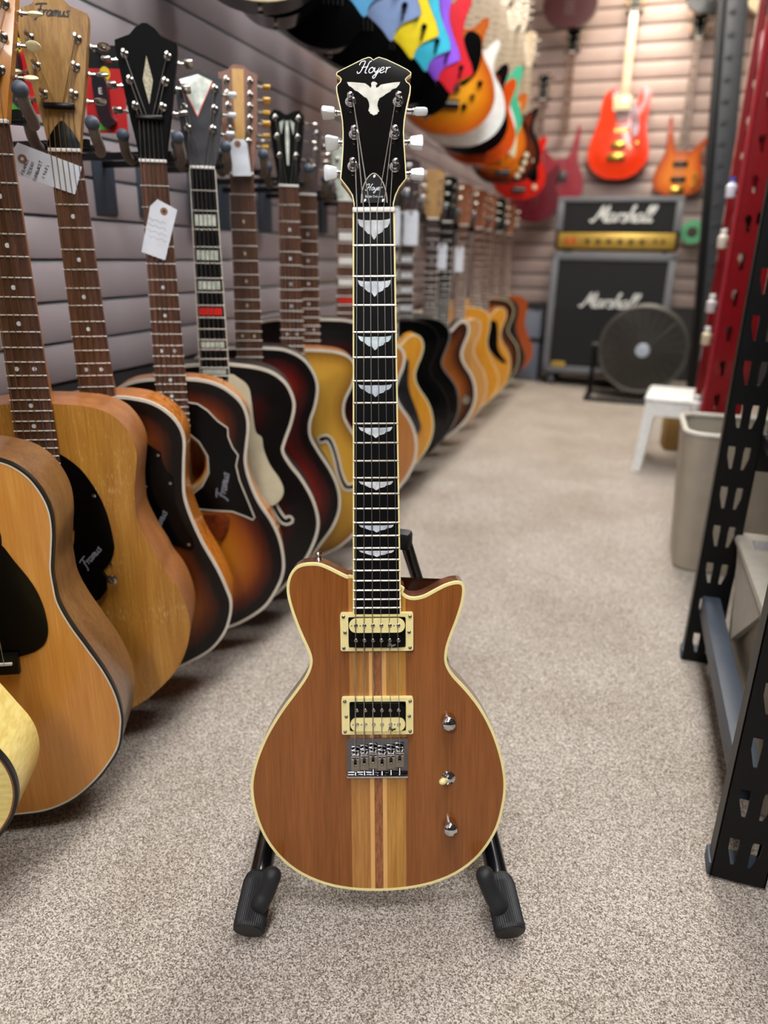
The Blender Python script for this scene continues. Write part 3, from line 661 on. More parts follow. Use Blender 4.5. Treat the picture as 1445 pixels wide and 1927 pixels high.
# pickups
def pick(zc, top_cream):
    r = plate(rrect(-.0445, .0435, zc - .0235, zc + .0235, .0025), .0085, [rrect(-.0348, .0345, zc - .0190, zc + .0190, .002)], -.0075, 'pickup_ring', CREAM, hero)
    o = obj('pickup', B(-.0342, .0339, -.0085, .001, zc - .0186, zc + .0186, .001), BLACKP, hero)
    for s, m in ((1, CREAM if top_cream else BLACKP), (-1, BLACKP if top_cream else CREAM)):
        c = zc + s * .0092
        bob = plate([(a, b) for a, b in rrect(-.0338, .0335, c - .0088, c + .0088, .0086, 8)], .004, [], -.0108, 'bobbin', m, o)
        for k in range(6):
            obj('pole_piece', LA([(.0024, 0), (.0024, .0008), (.0018, .0013), (0, .0014)], 12, along((-.0255 + .0102 * k, -.0108, c + .0002), (0, -1, 0))), CHROME if m is CREAM else NICKEL, o)
        for a in (-.0306, -.0203, .0204):
            obj('hole_mark', LA([(.0008, 0), (.0008, .0002), (0, .0002)], 8, along((a, -.0108, c), (0, -1, 0))), BLACKM, o)
    cb = zc - .0092
    letter('Hoyer', 'logo', LOGOS if top_cream else LOGOB, o, .013, cb - .0068, .0017, .0005, -.0110)
    for a, b in ((-.0405, .0195), (-.0405, -.0195), (.0396, .0195), (.0396, -.0195), (-.0388, 0), (.0386, 0)):
        obj('screw', LA([(.0022, 0), (.0022, .0007), (.0014, .0013), (0, .0009)], 12, along((a, -.0075, zc + b), (0, -1, 0))), NICKEL, r)
pick(NZ - .4825, True); pick(NZ - .5895, False)
# bridge
BRP = plate(rrect(-.0392, .0370, NZ - .6695, NZ - .6208, .0025), .0022, [], -.0022, 'bridge_plate', mat('chrome_dark_reflection', '#77777c', .08, 1), hero)  # same chrome, its dark reflection put into the base colour
obj('rear_lip', B(-.0392, .0370, -.0085, -.002, NZ - .6705, NZ - .6665, .0012), CHROME, BRP)
SADT = mat('saddle_steel', '#aaa598', .38, 1)
SX = [-.0284, -.0173, -.0063, .0047, .0158, .0266]; ST = [-633.8, -632.1, -630.0, -632.9, -631.7, -629.3]; SBT = [-660.6, -658.9, -657.1, -659.7, -657.9, -655.5]
for x, a, b in zip(SX, ST, SBT):
    za, zb = NZ + a / 1000, NZ + b / 1000
    sd_ = plate(rrect(x - .0051, x + .0051, zb, za - .006, .0008), .0035, [rrect(x - .0018, x + .0018, zb + .006, za - .0085, .0016)], -.0085, 'saddle', SADT, BRP)
    bm = B(x - .0052, x + .0052, -.0122, -.0040, za - .0075, za - .0040, .0009); box(bm, x - .0050, x - .0026, -.0105, -.004, za - .004, za, .0007); box(bm, x + .0026, x + .0050, -.0105, -.004, za - .004, za, .0007); box(bm, x - .0052, x + .0052, -.0085, -.0055, za - .0012, za + .0004, .0004)
    for s in (-1, 1): lathe(bm, [(.0015, 0), (.0015, .003), (0, .0035)], 8, along((x + s * .0030, -.0085, za - .0095), (0, -1, 0)))
    lathe(bm, [(.0013, 0), (.0013, .0018), (0, .0022)], 8, along((x, -.006, zb + .0078), (0, -1, 0)))
    obj('roller', bm, CHROME, BRP)
    bm = T([(x, -.0055, zb), (x, -.0055, NZ - .6675)], .0008, 6)
    for k in range(5):
        zz = zb - .001 - k * (zb - NZ + .667) / 5; lathe(bm, [(.0017, 0), (.0021, .0004), (.0017, .0008)], 8, Matrix.Translation((x, -.0055, zz - .0004)))
    obj('spring_screw', bm, CHROME, BRP)
for i in range(6):
    f = -1 + i * .4; pb = Vector((SX[i], -.0128, NZ + ST[i] / 1000 - .0055)); pn = Vector((f * .0182, fy - .0028, NZ + .002))
    tp = [2, 1, 0, 3, 4, 5][i]
    obj('string', T([(SX[i], -.004, pb.z - .012), pb, pn, TP[tp]], .00062 if i < 3 else .00036, 6), STRING, hero)
# controls
KN = [(.0005, .0), (.0095, 0), (.0095, .011), (.0092, .0135), (.0080, .0160), (.0055, .0178), (.0025, .0186), (0, .0188)]
for a, b in ((86.9, -597.5), (89.6, -737)):
    obj('control_knob', LA(KN, 28, along((a / 1000, -.0002, NZ + b / 1000), (0, -1, 0))), CHROME, hero)
sw = obj('toggle_switch', LA([(.0088, 0), (.0088, .0012), (.0070, .0022), (.0052, .0030), (.0046, .0055), (.0030, .0065), (0, .0066)], 24, along((.0876, -.0002, NZ - .6745), (0, -1, 0))), CHROME, hero)
obj('switch_tip', LA([(.0012, 0), (.0014, .006), (.0034, .008), (.0042, .013), (.0036, .0165), (.0018, .0185), (0, .0188)], 16, along((.0872, -.005, NZ - .6745), (-.75, -1, .3))), CREAM, sw)
obj('strap_button', LA([(.0052, 0), (.0034, .004), (.0030, .007), (.0048, .010), (.0042, .0125), (0, .0135)], 16, along((-.071, .022, NZ - .402), (-.05, .1, 1))), CHROME, hero)
# stand: two legs meeting behind the body, rubber feet, two pegs, rear leg
st = thing('guitar_stand', 'black tubular folding stand with ribbed rubber feet under the brown electric guitar', 'guitar stand', (-.20, .63, 0))
O = Vector((-.20, .63, 0))
TUBE = mat('stand_tube', '#0c0d10', .18, 0, .5)
apex = Vector((-.256, .872, .435))
FR = {-1: Vector((-.351, .578, .0215)), 1: Vector((-.048, .682, .0215))}; RE = {-1: Vector((-.418, .851, .118)), 1: Vector((-.173, .945, .118))}
for s in (-1, 1):
    f = FR[s]; d = (RE[s] - f).normalized()
    leg = obj('leg', T([f + d * .02 - O, RE[s] - O], .0140, 20), TUBE, st)
    obj('upright', T([tuple(p - O) for p in (RE[s] - d * .02, RE[s] + (apex - RE[s]) * .08, apex + Vector((0, 0, .01)))], .0085, 14), TUBE, st)
    bm = bmesh.new(); seg = 44; prof = [(.0185, 0), (.0195, .004), (.0195, .056), (.0175, .064), (.0148, .068)]
    lathe(bm, prof, seg * 2)
    for v in bm.verts:
        r = math.hypot(v.co.x, v.co.y)
        if .0190 < r < .03 and v.co.z > .003:
            k = round((math.atan2(v.co.y, v.co.x)) / (PI / seg)); v.co.x *= 1 - (.04 if k % 2 else 0); v.co.y *= 1 - (.04 if k % 2 else 0)
    sl = obj('rubber_foot', bm, RUBBER, leg, mtx=Matrix.Translation(-O) @ along(f - d * .006, d), smooth=15)
    obj('end_cap', LA([(.0175, .002), (.0170, -.0005), (.010, -.001), (0, -.0012)], 28), mat('foot_cap', '#111215', .5), leg).data.transform(Matrix.Translation(-O) @ along(f - d * .006, d))
    side = Vector((-s * .947, -s * .319, 0))
    tip = {-1: Vector((-.3350, .6125, .0745)), 1: Vector((-.0858, .6965, .0790))}[s]
    pts = [f + d * .020 + side * .004, f + d * .024 + side * .010 + Vector((0, 0, .012)) + nn * .010, (f + d * .024 + tip) / 2 + side * .004 + nn * .006, tip]
    pts = cr([tuple(p - O) for p in pts], 4, False); m_ = len(pts)
    bm = T(pts + [tuple(Vector(pts[-1]) + (Vector(pts[-1]) - Vector(pts[-2])).normalized() * q) for q in (.004, .007, .0085)], [.0115] * m_ + [.0100, .0070, .003], 16)
    obj('support_peg', bm, RUBBER, st)
obj('cross_tube', T([RE[-1] - O, RE[1] - O], .012, 16), TUBE, st)
bk = Vector((-.25, .968, 0)); rear = (RE[-1] + RE[1]) / 2 + bk * .03; rear.z = .012
obj('rear_leg', T([(RE[-1] + RE[1]) / 2 - O, rear - O], .0125, 16), TUBE, st)
obj('top_rest', B(-.012, .012, -.012, .012, -.012, .014, .006), RUBBER, st, mtx=Matrix.Translation(apex - O))
obj('rear_foot', T([rear - O + Vector((0, 0, -.010)), rear - O + Vector((0, 0, .03))], .017, 16), RUBBER, st)

# ------------------------------------------------------------------ lower row of acoustic guitars hanging along the left wall
SPRUCE = wood('spruce_top', '#b9762c', '#c98839', '#d69a4d', .3, .5, 45, .04, 400, .02); BLOND = wood('worn_blond_top', '#996220', '#b27b2b', '#c79442', .4, .3, 60, .05, 300, .1)
def flecks(m, col):
    N, L = m.node_tree.nodes, m.node_tree.links; b = N['Principled BSDF']; src = b.inputs['Base Color'].links[0].from_socket
    v = coords(N, L, (1, 1, .12)); f = noise(N, L, v, 700, 2, .5); g = noise(N, L, coords(N, L, (1, 1, 1)), 14, 2)
    a = N.new('ShaderNodeMath'); a.operation = 'MULTIPLY_ADD'; L.new(g, a.inputs[0]); a.inputs[1].default_value = .5; L.new(f, a.inputs[2])
    mx = N.new('ShaderNodeMix'); mx.data_type = 'RGBA'; r = N.new('ShaderNodeMapRange'); r.inputs[1].default_value = .86; r.inputs[2].default_value = 1.08
    L.new(a.outputs[0], r.inputs[0]); L.new(r.outputs[0], mx.inputs[0]); L.new(src, mx.inputs[6]); mx.inputs[7].default_value = lin(col); L.new(mx.outputs[2], b.inputs['Base Color'])
flecks(BLOND, '#d8b478')
SAPELE = wood('sapele_side', '#7a4722', '#935c30', '#a8723f', .4, .3, 50, .12); OAK = wood('oak_veneer', '#745226', '#987136', '#b08849', .55, 0, 60, .03, 300, .15); FLAME = wood('flamed_maple', '#d8bd66', '#ecd98a', rough=.3, coat=.5, s=60, stretch=3, fine=30, bmp=.02)
AMBS = wood('amber_side', '#8a4a14', '#b56c22', '#c87f30', .25, .6, 50, .2); DSIDE = wood('dark_side', '#0c0808', '#1c100c', rough=.4, coat=.1)
SB_T = burst('tobacco_burst', [(0, '#0a0606'), (.22, '#120906'), (.4, '#5a260a'), (.6, '#95500f'), (1, '#b46a1c')], .12)
SB_V = burst('vintage_burst', [(0, '#080506'), (.22, '#120808'), (.4, '#5a210a'), (.62, '#9a4f10'), (1, '#c0761f')], .12)
SB_R = burst('red_black_burst', [(0, '#070405'), (.22, '#0c0405'), (.42, '#4a0c08'), (.7, '#8c1e10'), (1, '#9a2c14')], .11)
SB_K = burst('black_cherry_burst', [(0, '#060505'), (.4, '#0b0607'), (.65, '#360a0a'), (1, '#541410')], .13)
SB_G = burst('gold_burst', [(0, '#6a4418'), (.1, '#8a601f'), (.3, '#b98a30'), (1, '#cda13e')], .13)
SB_B = burst('brown_burst', [(0, '#120a08'), (.25, '#3a1a0c'), (.6, '#8a4c1c'), (1, '#b06c30')], .12)
TOPK = mat('black_lacquer', '#040405', .2, 0, .2, spec=.25); ORT = wood('orange_top', '#a3642c', '#b97a3c', rough=.3, coat=.5); HONEY = wood('honey_top', '#bd7e1e', '#d3952c', rough=.3, coat=.5); TAN = wood('tan_top', '#b9813f', '#cb9650', rough=.35, coat=.4)
TORT = mat('tortoise', '#3a1208', .2, 0, .6, vscale=70, col2='#7a3418'); CREAMP = mat('cream_plastic', '#d8d2b4', .3, 0, .3); GREYH = mat('grey_head_veneer', '#38383c', .5, 0, 0, spec=.2); REDM = mat('red_inlay', '#d8261e', .3)
BLKHEAD = mat('black_head', '#040405', .55, 0, 0, spec=.06); ORHEAD = wood('amber_head', '#a06420', '#bc7c2e', rough=.35); RWHEAD = wood('red_wood_head', '#5c3018', '#7a4626', rough=.4); WINE = mat('wine_head', '#2c1416', .3, 0, .3)
BWB = mat('black_binding', '#0c0c0c', .3)
GRP = 'acoustic guitars hanging in the lower row'
XL = -.78
LOWROW = []
TURN = math.radians(27)   # every guitar of the row is turned a little towards the aisle
TEXT_F = 'Framus'
def low(Y, label, R=JUMBO, X=XL, Z=.06, nutw=.94, mtx=None, **k):
    roll = k.pop('roll', 0); q = (nutw - Z) * math.tan(math.radians(roll)); LOWROW.append((X + q * math.cos(TURN), Y + q * math.sin(TURN), nutw, label))
    s = dict(R=R, top=SPRUCE, side=SAPELE, neckm=MAHOG, fb=ROSE, hm=MAHOG, nut=(nutw - Z) * 1000, joint=k.pop('joint', max(b for a, b in R) - 4), depth=85)
    s['fbend'] = s['joint'] - 95; s.update(k)
    return guitar('acoustic_guitar', label, X, Y, Z, s, GRP, Matrix.Translation((X, Y, Z)) @ Matrix.Rotation(TURN, 4, 'Z') @ Matrix.Rotation(math.radians(roll), 4, 'Y'))
L1R = [(0, 0), (44, -12), (82, 4), (115, 32), (139, 62), (155, 90), (162, 121), (164, 145), (160, 178), (149, 214), (131, 253), (114, 289), (103, 321), (101, 346), (101, 369), (105, 394), (109, 421), (109, 447), (103, 470), (91, 492), (75, 507), (58, 515), (32, 521), (10, 523)]
low(.42, 'pale flamed maple guitar at the lower left edge, nearest to the camera', [(a * .86, b * .85) for a, b in DREAD], X=-.762, Z=.07, nutw=.9, top=FLAME, side=FLAME, bind=(BWB, 3), purf=MAHOG, near=False, depth=85)
low(.62, 'honey spruce guitar with black teardrop pickguard, large at the left edge', L1R, X=-.75, Z=.045, nutw=.93, top=SPRUCE, side=WALN, bind=(BWB, 2.5), purf=IVORY, near=True, depth=98, hole=(415, 34), rosette=BWB,
    pg=([(-6, 423), (21, 429), (43, 407), (56, 383), (70, 357), (78, 337), (83, 313), (84, 285), (79, 266), (70, 256), (56, 249), (36, 245), (7, 247), (0, 290), (28, 321), (34, 360), (24, 398), (0, 418)], BLACKP, -.0022), brp=[(-52, -17), (42, -17), (43, 13), (-52, 13)], brm=BLACKM, bolt=None, nutm=BONE, scale=645)
L2R = [(0, 0), (31, -5), (62, 2), (95, 18), (127, 44), (157, 79), (174, 113), (183, 148), (184, 176), (179, 207), (169, 237), (155, 262), (148, 281), (133, 315), (122, 349), (121, 375), (122, 399), (127, 430), (130, 454), (127, 475), (117, 497), (102, 514), (79, 525), (48, 530), (15, 532)]
low(.81, 'worn blond guitar with large black pickguard and scratched lower bout', [(a * 1.05, b) for a, b in L2R], X=-.796, Z=.058, nutw=.947, top=BLOND, side=SAPELE, near=True, depth=100, hole=(368, 46), neckm=wood('amber_neck', '#a5611f', '#bb7830', rough=.3), hm=ORHEAD, hs=HSF, bar=52, bronze=True, inlaym=WPEARL,
    pg=([(8, 467), (19, 463), (38, 450), (56, 431), (73, 399), (84, 364), (89, 323), (88, 299), (75, 274), (48, 257), (17, 253), (0, 256), (23, 294), (33, 327), (35, 361), (31, 394), (20, 420), (5, 439)], BLACKP, -.0022), pgscrew=[(11, 453), (69, 392), (82, 280)], pglogo=(44, 274, 6.5, 48, INKL, TEXT_F),
    brp=[(-67, 0), (-63, 12), (-54, 20), (-45, 8), (-34, 8), (-22, 14), (22, 14), (36, 8), (47, 8), (57, 20), (68, 12), (75, 0), (72, -20), (60, -36), (46, -40), (30, -22), (0, -16), (-29, -22), (-44, -40), (-56, -36), (-67, -20)], brm=BLACKP, bolt=(82, -2), scale=632)
L3R = [(0, 0), (44, -5), (83, 6), (137, 34), (167, 68), (181, 103), (185, 134), (179, 161), (169, 193), (159, 218), (144, 253), (130, 296), (122, 331), (121, 359), (125, 401), (129, 441), (122, 467), (106, 488), (81, 505), (46, 514), (11, 516)]
BATW = [(39, 464), (48, 461), (63, 441), (77, 428), (88, 420), (88, 407), (94, 387), (104, 374), (104, 359), (103, 332), (111, 295), (126, 260), (128, 245), (120, 240), (91, 253), (58, 257), (32, 268), (22, 285), (40, 314), (48, 351), (45, 393), (29, 426), (24, 447)]
G3 = low(.955, 'dark sunburst guitar with oak-faced headstock and black batwing pickguard', L3R, X=-.79, nutw=.931, top=SB_T, side=AMBS, bind=(IVORY, 4), near=True, hole=(365, 50), hm=OAK, hs=HSF, bar=55, bronze=True, tin=13, roll=-1.0, tuners=[(-1, 72), (-1, 108), (-1, 144), (1, 72), (1, 108), (1, 144)],
    hlogo=(-21, 172, 7.2, LOGOB, TEXT_F), truss=[(-20, 2), (20, 2), (18, 16), (10, 28), (0, 37), (-10, 28), (-18, 16)], btn=('oval', [CREAMB, CREAMB, CREAMB, NICKEL, NICKEL, NICKEL]),
    pg=(BATW, BLACKP, -.0022), pgsharp=True, pgscrew=[(83, 416), (98, 366), (119, 252), (57, 362)], pglogo=(68, 275, 7, 62, INKL, TEXT_F), fb=ROSE, scale=640)
L4P = [(18, 479), (34, 476), (45, 474), (63, 461), (80, 441), (98, 427), (98, 410), (105, 389), (115, 373), (110, 352), (115, 323), (130, 278), (141, 245), (136, 239), (123, 246), (97, 258), (60, 261), (25, 267), (20, 296), (42, 313), (56, 339), (56, 372), (42, 400), (20, 421)]
L4R = [(0, 0), (46, -5), (95, 7), (151, 42), (181, 86), (194, 120), (196, 154), (189, 198), (174, 237), (151, 277), (136, 319), (129, 357), (132, 388), (137, 422), (136, 449), (126, 475), (102, 499), (75, 513), (47, 519), (12, 521)]
G4 = low(1.13, 'bright sunburst guitar with white-edged batwing pickguard and black headstock', L4R, X=-.783, nutw=.937, top=SB_V, side=AMBS, depth=64, bind=(IVORY, 5), near=True, hole=(363, 52), rosette=MAPLE, hm=BLKHEAD, hface=BLKHEAD, hs=HSF, bar=62, tuners=[(-1, 80), (-1, 118), (-1, 156), (1, 80), (1, 118), (1, 156)], hinlay=[('diamond_inlay', [(0, 156), (-8, 120), (0, 84), (8, 120)], mat('engraved_inlay', '#3c3828', .3, .3, vscale=300, col2='#6c6448'))],
    btn=('box', [NICKEL]), pg=(L4P, BLACKP, -.0022), pgsharp=True, pgedge=IVORY, pglogo=(84, 285, 8.5, 78, INKL, TEXT_F), brp=[(-84, -2), (-76, 8), (-48, 10), (50, 10), (81, 8), (91, 2), (86, -24), (71, -46), (52, -20), (-50, -20), (-67, -46), (-81, -24)], brm=TORT, tin=13, scale=632)
G5 = low(1.262, 'black cherry archtop guitar with cream pickguard, grey headstock and block inlays', [(0, 0), (52, -4), (106, 18), (157, 74), (185, 121), (201, 166), (202, 203), (190, 246), (168, 288), (144, 322), (131, 349), (135, 369), (149, 407), (157, 444), (152, 470), (138, 495), (112, 515), (75, 526), (30, 531), (10, 531)], X=-.77, nutw=.94, top=SB_K, side=DSIDE, depth=80, dome=14, fy=-16, bind=(IVORY, 5.5), near=True,
    fh=[[(88, 317), (99, 303), (99, 274), (108, 231), (127, 198), (142, 202)]], fbind=IVORY, hm=GREYH, hface=GREYH, hbind=IVORY, hs=HSV, hinlay=[('pearl_wedge', [(-32, 141), (0, 151), (24, 141), (-4, 84)], PEARLG), ('red_line', [(-33.5, 141), (-32, 141), (-4, 84), (24, 141), (25.5, 141), (-4, 81)], REDM)], inlay='blocks', inlaym=PEARLG, redblock=REDM, fb=EBONY, fbbind=IVORY, btn=('box', [WPEARL]), bridge='arch', tuners=[(-1, 62), (-1, 95), (-1, 128), (1, 62), (1, 95), (1, 128)], pg=([(26, 506), (50, 503), (65, 487), (69, 462), (72, 422), (76, 395), (87, 384), (90, 359), (102, 325), (120, 296), (128, 272), (122, 252), (106, 238), (93, 239), (85, 254), (70, 289), (42, 354), (28, 397)], CREAMP, -.012), nutm=BONE)
G6 = low(1.4, 'red and black sunburst archtop guitar with twelve-string striped headstock', [(0, 0), (54, -3), (104, 21), (146, 80), (179, 128), (195, 174), (193, 221), (176, 267), (149, 312), (130, 349), (129, 382), (141, 420), (147, 462), (137, 497), (114, 526), (77, 544), (37, 548), (11, 548)], X=-.767, nutw=.944, top=SB_R, side=DSIDE, dome=12, fy=-15, bind=(IVORY, 5), near=True, hm=RWHEAD, hs=HS12, w0=46, w1=58, ns=12,
    tuners=[(a, b) for a in (-1, 1) for b in (56, 77, 98, 119, 140, 164)], tin=14, hinlay=[('wood_stripe', [(-11, 186), (11, 186), (9, 60), (-9, 60)], wood('yellow_stripe', '#a87a2c', '#c0923c'))], btn=('box', [BONE] * 6 + [AMBER] * 6), bridge='arch', nutm=BONE, inlaym=CREAMB)
G7 = low(1.56, 'golden archtop guitar with white-bound sound holes', [(0, 0), (55, -2), (112, 22), (169, 79), (197, 132), (203, 179), (194, 233), (173, 283), (143, 329), (124, 367), (125, 403), (143, 443), (153, 479), (141, 506), (116, 520), (79, 526), (31, 528), (11, 528)], X=-.742, nutw=.935, top=SB_G, side=SAPELE, dome=14, fy=-16, bind=(IVORY, 5), near=True, fh=[[(61, 311), (79, 315), (91, 300), (102, 263), (111, 223), (127, 189), (151, 192)]], fbind=IVORY,
    hm=BLKHEAD, hs=HSG, hinlay=[('vine_inlay', [(-3, 128), (3, 128), (4, 90), (2, 40), (-2, 40), (-4, 90)], PEARLG), ('vine_inlay', [(-16, 124), (-6, 130), (-8, 122), (-13, 100)], PEARLG), ('vine_inlay', [(16, 124), (6, 130), (8, 122), (13, 100)], PEARLG)], btn=('oval', [NICKEL]), bridge='arch', tpm=GOLDM)
ARCHK = dict(dome=14, fy=-16, bridge='arch', far=True)
low(1.72, 'dark wine archtop guitar with ivory edge half hidden by the brown neck', JUMBO, X=-.77, Z=.11, nutw=.93, top=SB_K, side=DSIDE, bind=(IVORY, 5), hm=WINE, hs=HSG, btn=('box', [NICKEL]), fb=ROSE, **ARCHK)
low(1.9, 'orange-brown cutaway guitar with ivory edge behind the brown neck', CUTR, L=CUTL, X=-.74, nutw=.93, top=ORT, side=MAHOG, bind=(IVORY, 7), hole=(365, 50), rosette=IVORY, hm=PEARLG, hs=HSG, btn=('box', [NICKEL]), inlay='blocks2', inlaym=BONE, redblock=REDM, far=True)
low(2.2, 'yellow cutaway guitar with dark pickguard, right of the brown neck', CUTR, L=CUTL, X=-.77, nutw=.945, top=HONEY, side=HONEY, bind=(CREAMB, 4), hm=BLKHEAD, hs=HSG, btn=('box', [NICKEL]), fb=EBONY, fbbind=IVORY, inlay='none', pg=([(40, 425), (110, 430), (118, 400), (120, 340), (150, 260), (165, 200), (120, 180), (60, 240)], mat('blue_black_guard', '#14161c', .15, 0, .5), -.018), **ARCHK)
low(2.37, 'black guitar with pearl block inlays hanging behind the yellow cutaway one', JUMBO, X=-.765, nutw=.94, top=TOPK, side=TOPK, bind=(BWB, 4), hm=BLKHEAD, hs=HSG, btn=('box', [WPEARL]), inlay='blocks', inlaym=PEARLG, fb=ROSED, **ARCHK)
low(2.54, 'second black guitar with grey edge, in front of the wine cutaway one', JUMBO, X=-.765, nutw=.935, top=TOPK, side=TOPK, bind=(mat('grey_binding', '#77736c', .4), 4), hm=WINE, hs=HSB, btn=('box', [WPEARL]), inlay='blocks', inlaym=PEARL, fb=ROSED, **ARCHK)
low(2.82, 'brown burst cutaway guitar with thick white edge and silver knob', CUTR, L=CUTL, X=-.75, nutw=.93, top=SB_B, side=DSIDE, bind=(IVORY, 9), hm=OAK, hs=HSB, btn=('box', [PEARLG]), knobs=[(165, 190, 18, NICKEL)], fb=ROSED, **ARCHK)
low(3.05, 'pale tan flat-top guitar with pointed cutaway, halfway along the lower row', CUTR, L=CUTL, X=-.75, Z=.05, nutw=.93, top=TAN, side=TAN, bind=(IVORY, 3), hole=(365, 50), hm=BLKHEAD, hs=HSB, btn=('box', [NICKEL]), fb=EBONY, far=True)
low(3.36, 'honey yellow guitar just behind the pale tan one', DREAD, X=-.75, nutw=.93, top=HONEY, side=HONEY, bind=(CREAMB, 3), hole=(360, 50), hm=MAHOG, hs=HSB, btn=('box', [NICKEL]), far=True)
low(3.68, 'amber guitar with black pickguard, fourth from the far end of the lower row', CUTR, L=CUTL, X=-.745, nutw=.93, top=HONEY, side=AMBS, bind=(CREAMB, 3), hole=(365, 52), hm=MAHOG, hs=HSB, btn=('box', [NICKEL]), pg=([(40, 420), (110, 440), (130, 400), (140, 300), (190, 230), (150, 240), (90, 300)], BLACKP, -.003), far=True)
low(3.95, 'brown sunburst guitar, third from the far end of the lower row', JUMBO, X=-.75, nutw=.93, top=SB_B, side=AMBS, bind=(CREAMB, 3), hole=(365, 50), hm=MAHOG, hs=HSB, btn=('box', [BONE]), far=True)
low(4.25, 'matte black guitar, second from the far end of the lower row', DREAD, X=-.75, nutw=.93, top=mat('matte_black_top', '#17181a', .4), side=TOPK, hole=(360, 50), hm=BLKHEAD, hs=HSB, btn=('box', [BONE]), fb=ROSE, far=True)
low(4.62, 'orange-red guitar at the far end of the lower row', DREAD, X=-.75, nutw=.93, top=wood('orange_red_top', '#8a3a14', '#a84e1e', coat=.5), side=MAHOG, hole=(360, 50), hm=MAHOG, hs=HSB, btn=('box', [BONE]), far=True)

# hangers: wall plate, arm and padded yoke under each lower headstock
def hanger(X, Y, Z, label, first=[None]):
    if first[0]:
        t = first[0].copy(); COL.objects.link(t); t.location = (X, Y, Z); t['label'] = label
        for c in first[0].children:
            d = c.copy(); COL.objects.link(d); d.parent = t
            for g in c.children: e = g.copy(); COL.objects.link(e); e.parent = d
        return
    TR = Matrix.Rotation(TURN, 4, 'Z'); t = thing('guitar_hanger', label, 'hanger', (X, Y, Z), 0, 'guitar hangers on the slatted wall'); first[0] = t
    w = X0 - X
    obj('wall_plate', B(w, w + .012, .020, .085, -.075, .045, .003), BLUEG, t)
    bm = B(w + .006, 0.0, .047, .055, .012, .024); obj('arm', bm, BLACKM, t)
    obj('yoke', T(cr([(-.038, .03, .010), (-.030, .055, .012), (0, .062, .014), (.030, .055, .012), (.038, .03, .010)], 4, False), .006, 8), BLACKM, t, mtx=TR)
    for s in (-1, 1):
        P = cr([(s * .040, .040, .006), (s * .044, .022, .010), (s * .044, .002, .020), (s * .043, -.010, .036)], 4, False)
        p = obj('prong', T(P, [.0078] * (len(P) - 1) + [.0088], 12), FOAM, t, mtx=TR)
        bm = bmesh.new(); bmesh.ops.create_uvsphere(bm, u_segments=14, v_segments=10, radius=.0102)
        obj('tip', bm, BLUEG, p, mtx=TR @ Matrix.Translation((s * .043, -.011, .038)))
for X, Y, Z, lb in LOWROW: hanger(X, Y, Z, 'padded hanger of the ' + ' '.join(lb.split(',')[0].split()[:12]))

# hang tags
def hangtag(P, hole, Y, label, th=.0005, mtx=None):
    x0 = sum(p[0] for p in P) / len(P); z0 = sum(p[1] for p in P) / len(P)
    if mtx is not None: mtx = mtx @ Matrix.Translation((x0, Y, z0))
    t = thing('hang_tag', label, 'tag', (x0, Y, z0), 0, 'paper hang tags on the guitars', mtx)
    q = [(a - x0, b - z0) for a, b in P]; h = (hole[0] - x0, hole[1] - z0)
    plate(q, th, [ell(*h, .0022, .0022, 12)], 0, 'card', TAGM, t)
    plate(ell(*h, .0062, .0062, 18), .0003, [ell(*h, .0022, .0022, 12)], -.0003, 'eyelet_ring', mat('kraft_ring', '#8a6a52', .8), t)
    return t
turned = lambda x, y: Matrix.Translation((x, y, 0)) @ Matrix.Rotation(TURN, 4, 'Z')
t = hangtag([(-.088, .9265), (-.0768, .9405), (.0067, .912), (-.0072, .8749), (-.0903, .901)], (-.0735, .9196), -.0088, 'white card tag with handwriting on the oak-headed guitar', mtx=turned(-.79, .955))
for wd, x, z, sz in (('FRAMUS', -.0235, -.0125, .0040), ('TEXAN', -.015, -.0135, .0042), ('SUNBURST', -.0085, -.021, .0040), ("1960's", .0045, -.0165, .0042)):
    letter(wd, 'handwriting', INK, t, x, z, sz, .0007, 0, math.radians(64), None, True, 0, .0003)
t = hangtag([(-.0094, .8699), (.0032, .881), (.0344, .8654), (.0079, .7843), (-.0302, .7973)], (.0124, .8623), -.0115, 'white card tag with faint writing on the diamond-headed guitar', mtx=turned(-.783, 1.13))
for i in range(4):
    bm = bmesh.new(); rib(bm, [(-.017 + k * .0042, .012 - i * .0095 + .0022 * math.sin(k * 2.3 + i) + k * -.0012) for k in range(8)], .0006, 0, .0003); obj('handwriting', bm, INKL, t, smooth=0)
hangtag([(-.0198, .9964), (-.0114, 1.0041), (.0067, 1.0048), (.0134, .9977), (.0191, .941), (-.0166, .9398)], (-.0048, .9961), -.030, 'white rounded tag on the striped twelve-string headstock', mtx=turned(-.767, 1.4))
for x, z, y, lb, w, h in [(-.752, .93, 2.34, 'pale blue tag on the black guitar with pearl blocks', .026, .10), (-.742, .935, 2.51, 'pale blue tag on the second black guitar', .026, .10), (-.757, .84, 3.01, 'small pale tag on the pale tan guitar', .022, .09), (-.755, .835, 3.33, 'small pale tag on the honey yellow guitar', .02, .10)]:
    hangtag([(x - w, z), (x - w + .006, z + .008), (x + w - .006, z + .008), (x + w, z), (x + w, z - h), (x - w, z - h)], (x, z), y, lb)
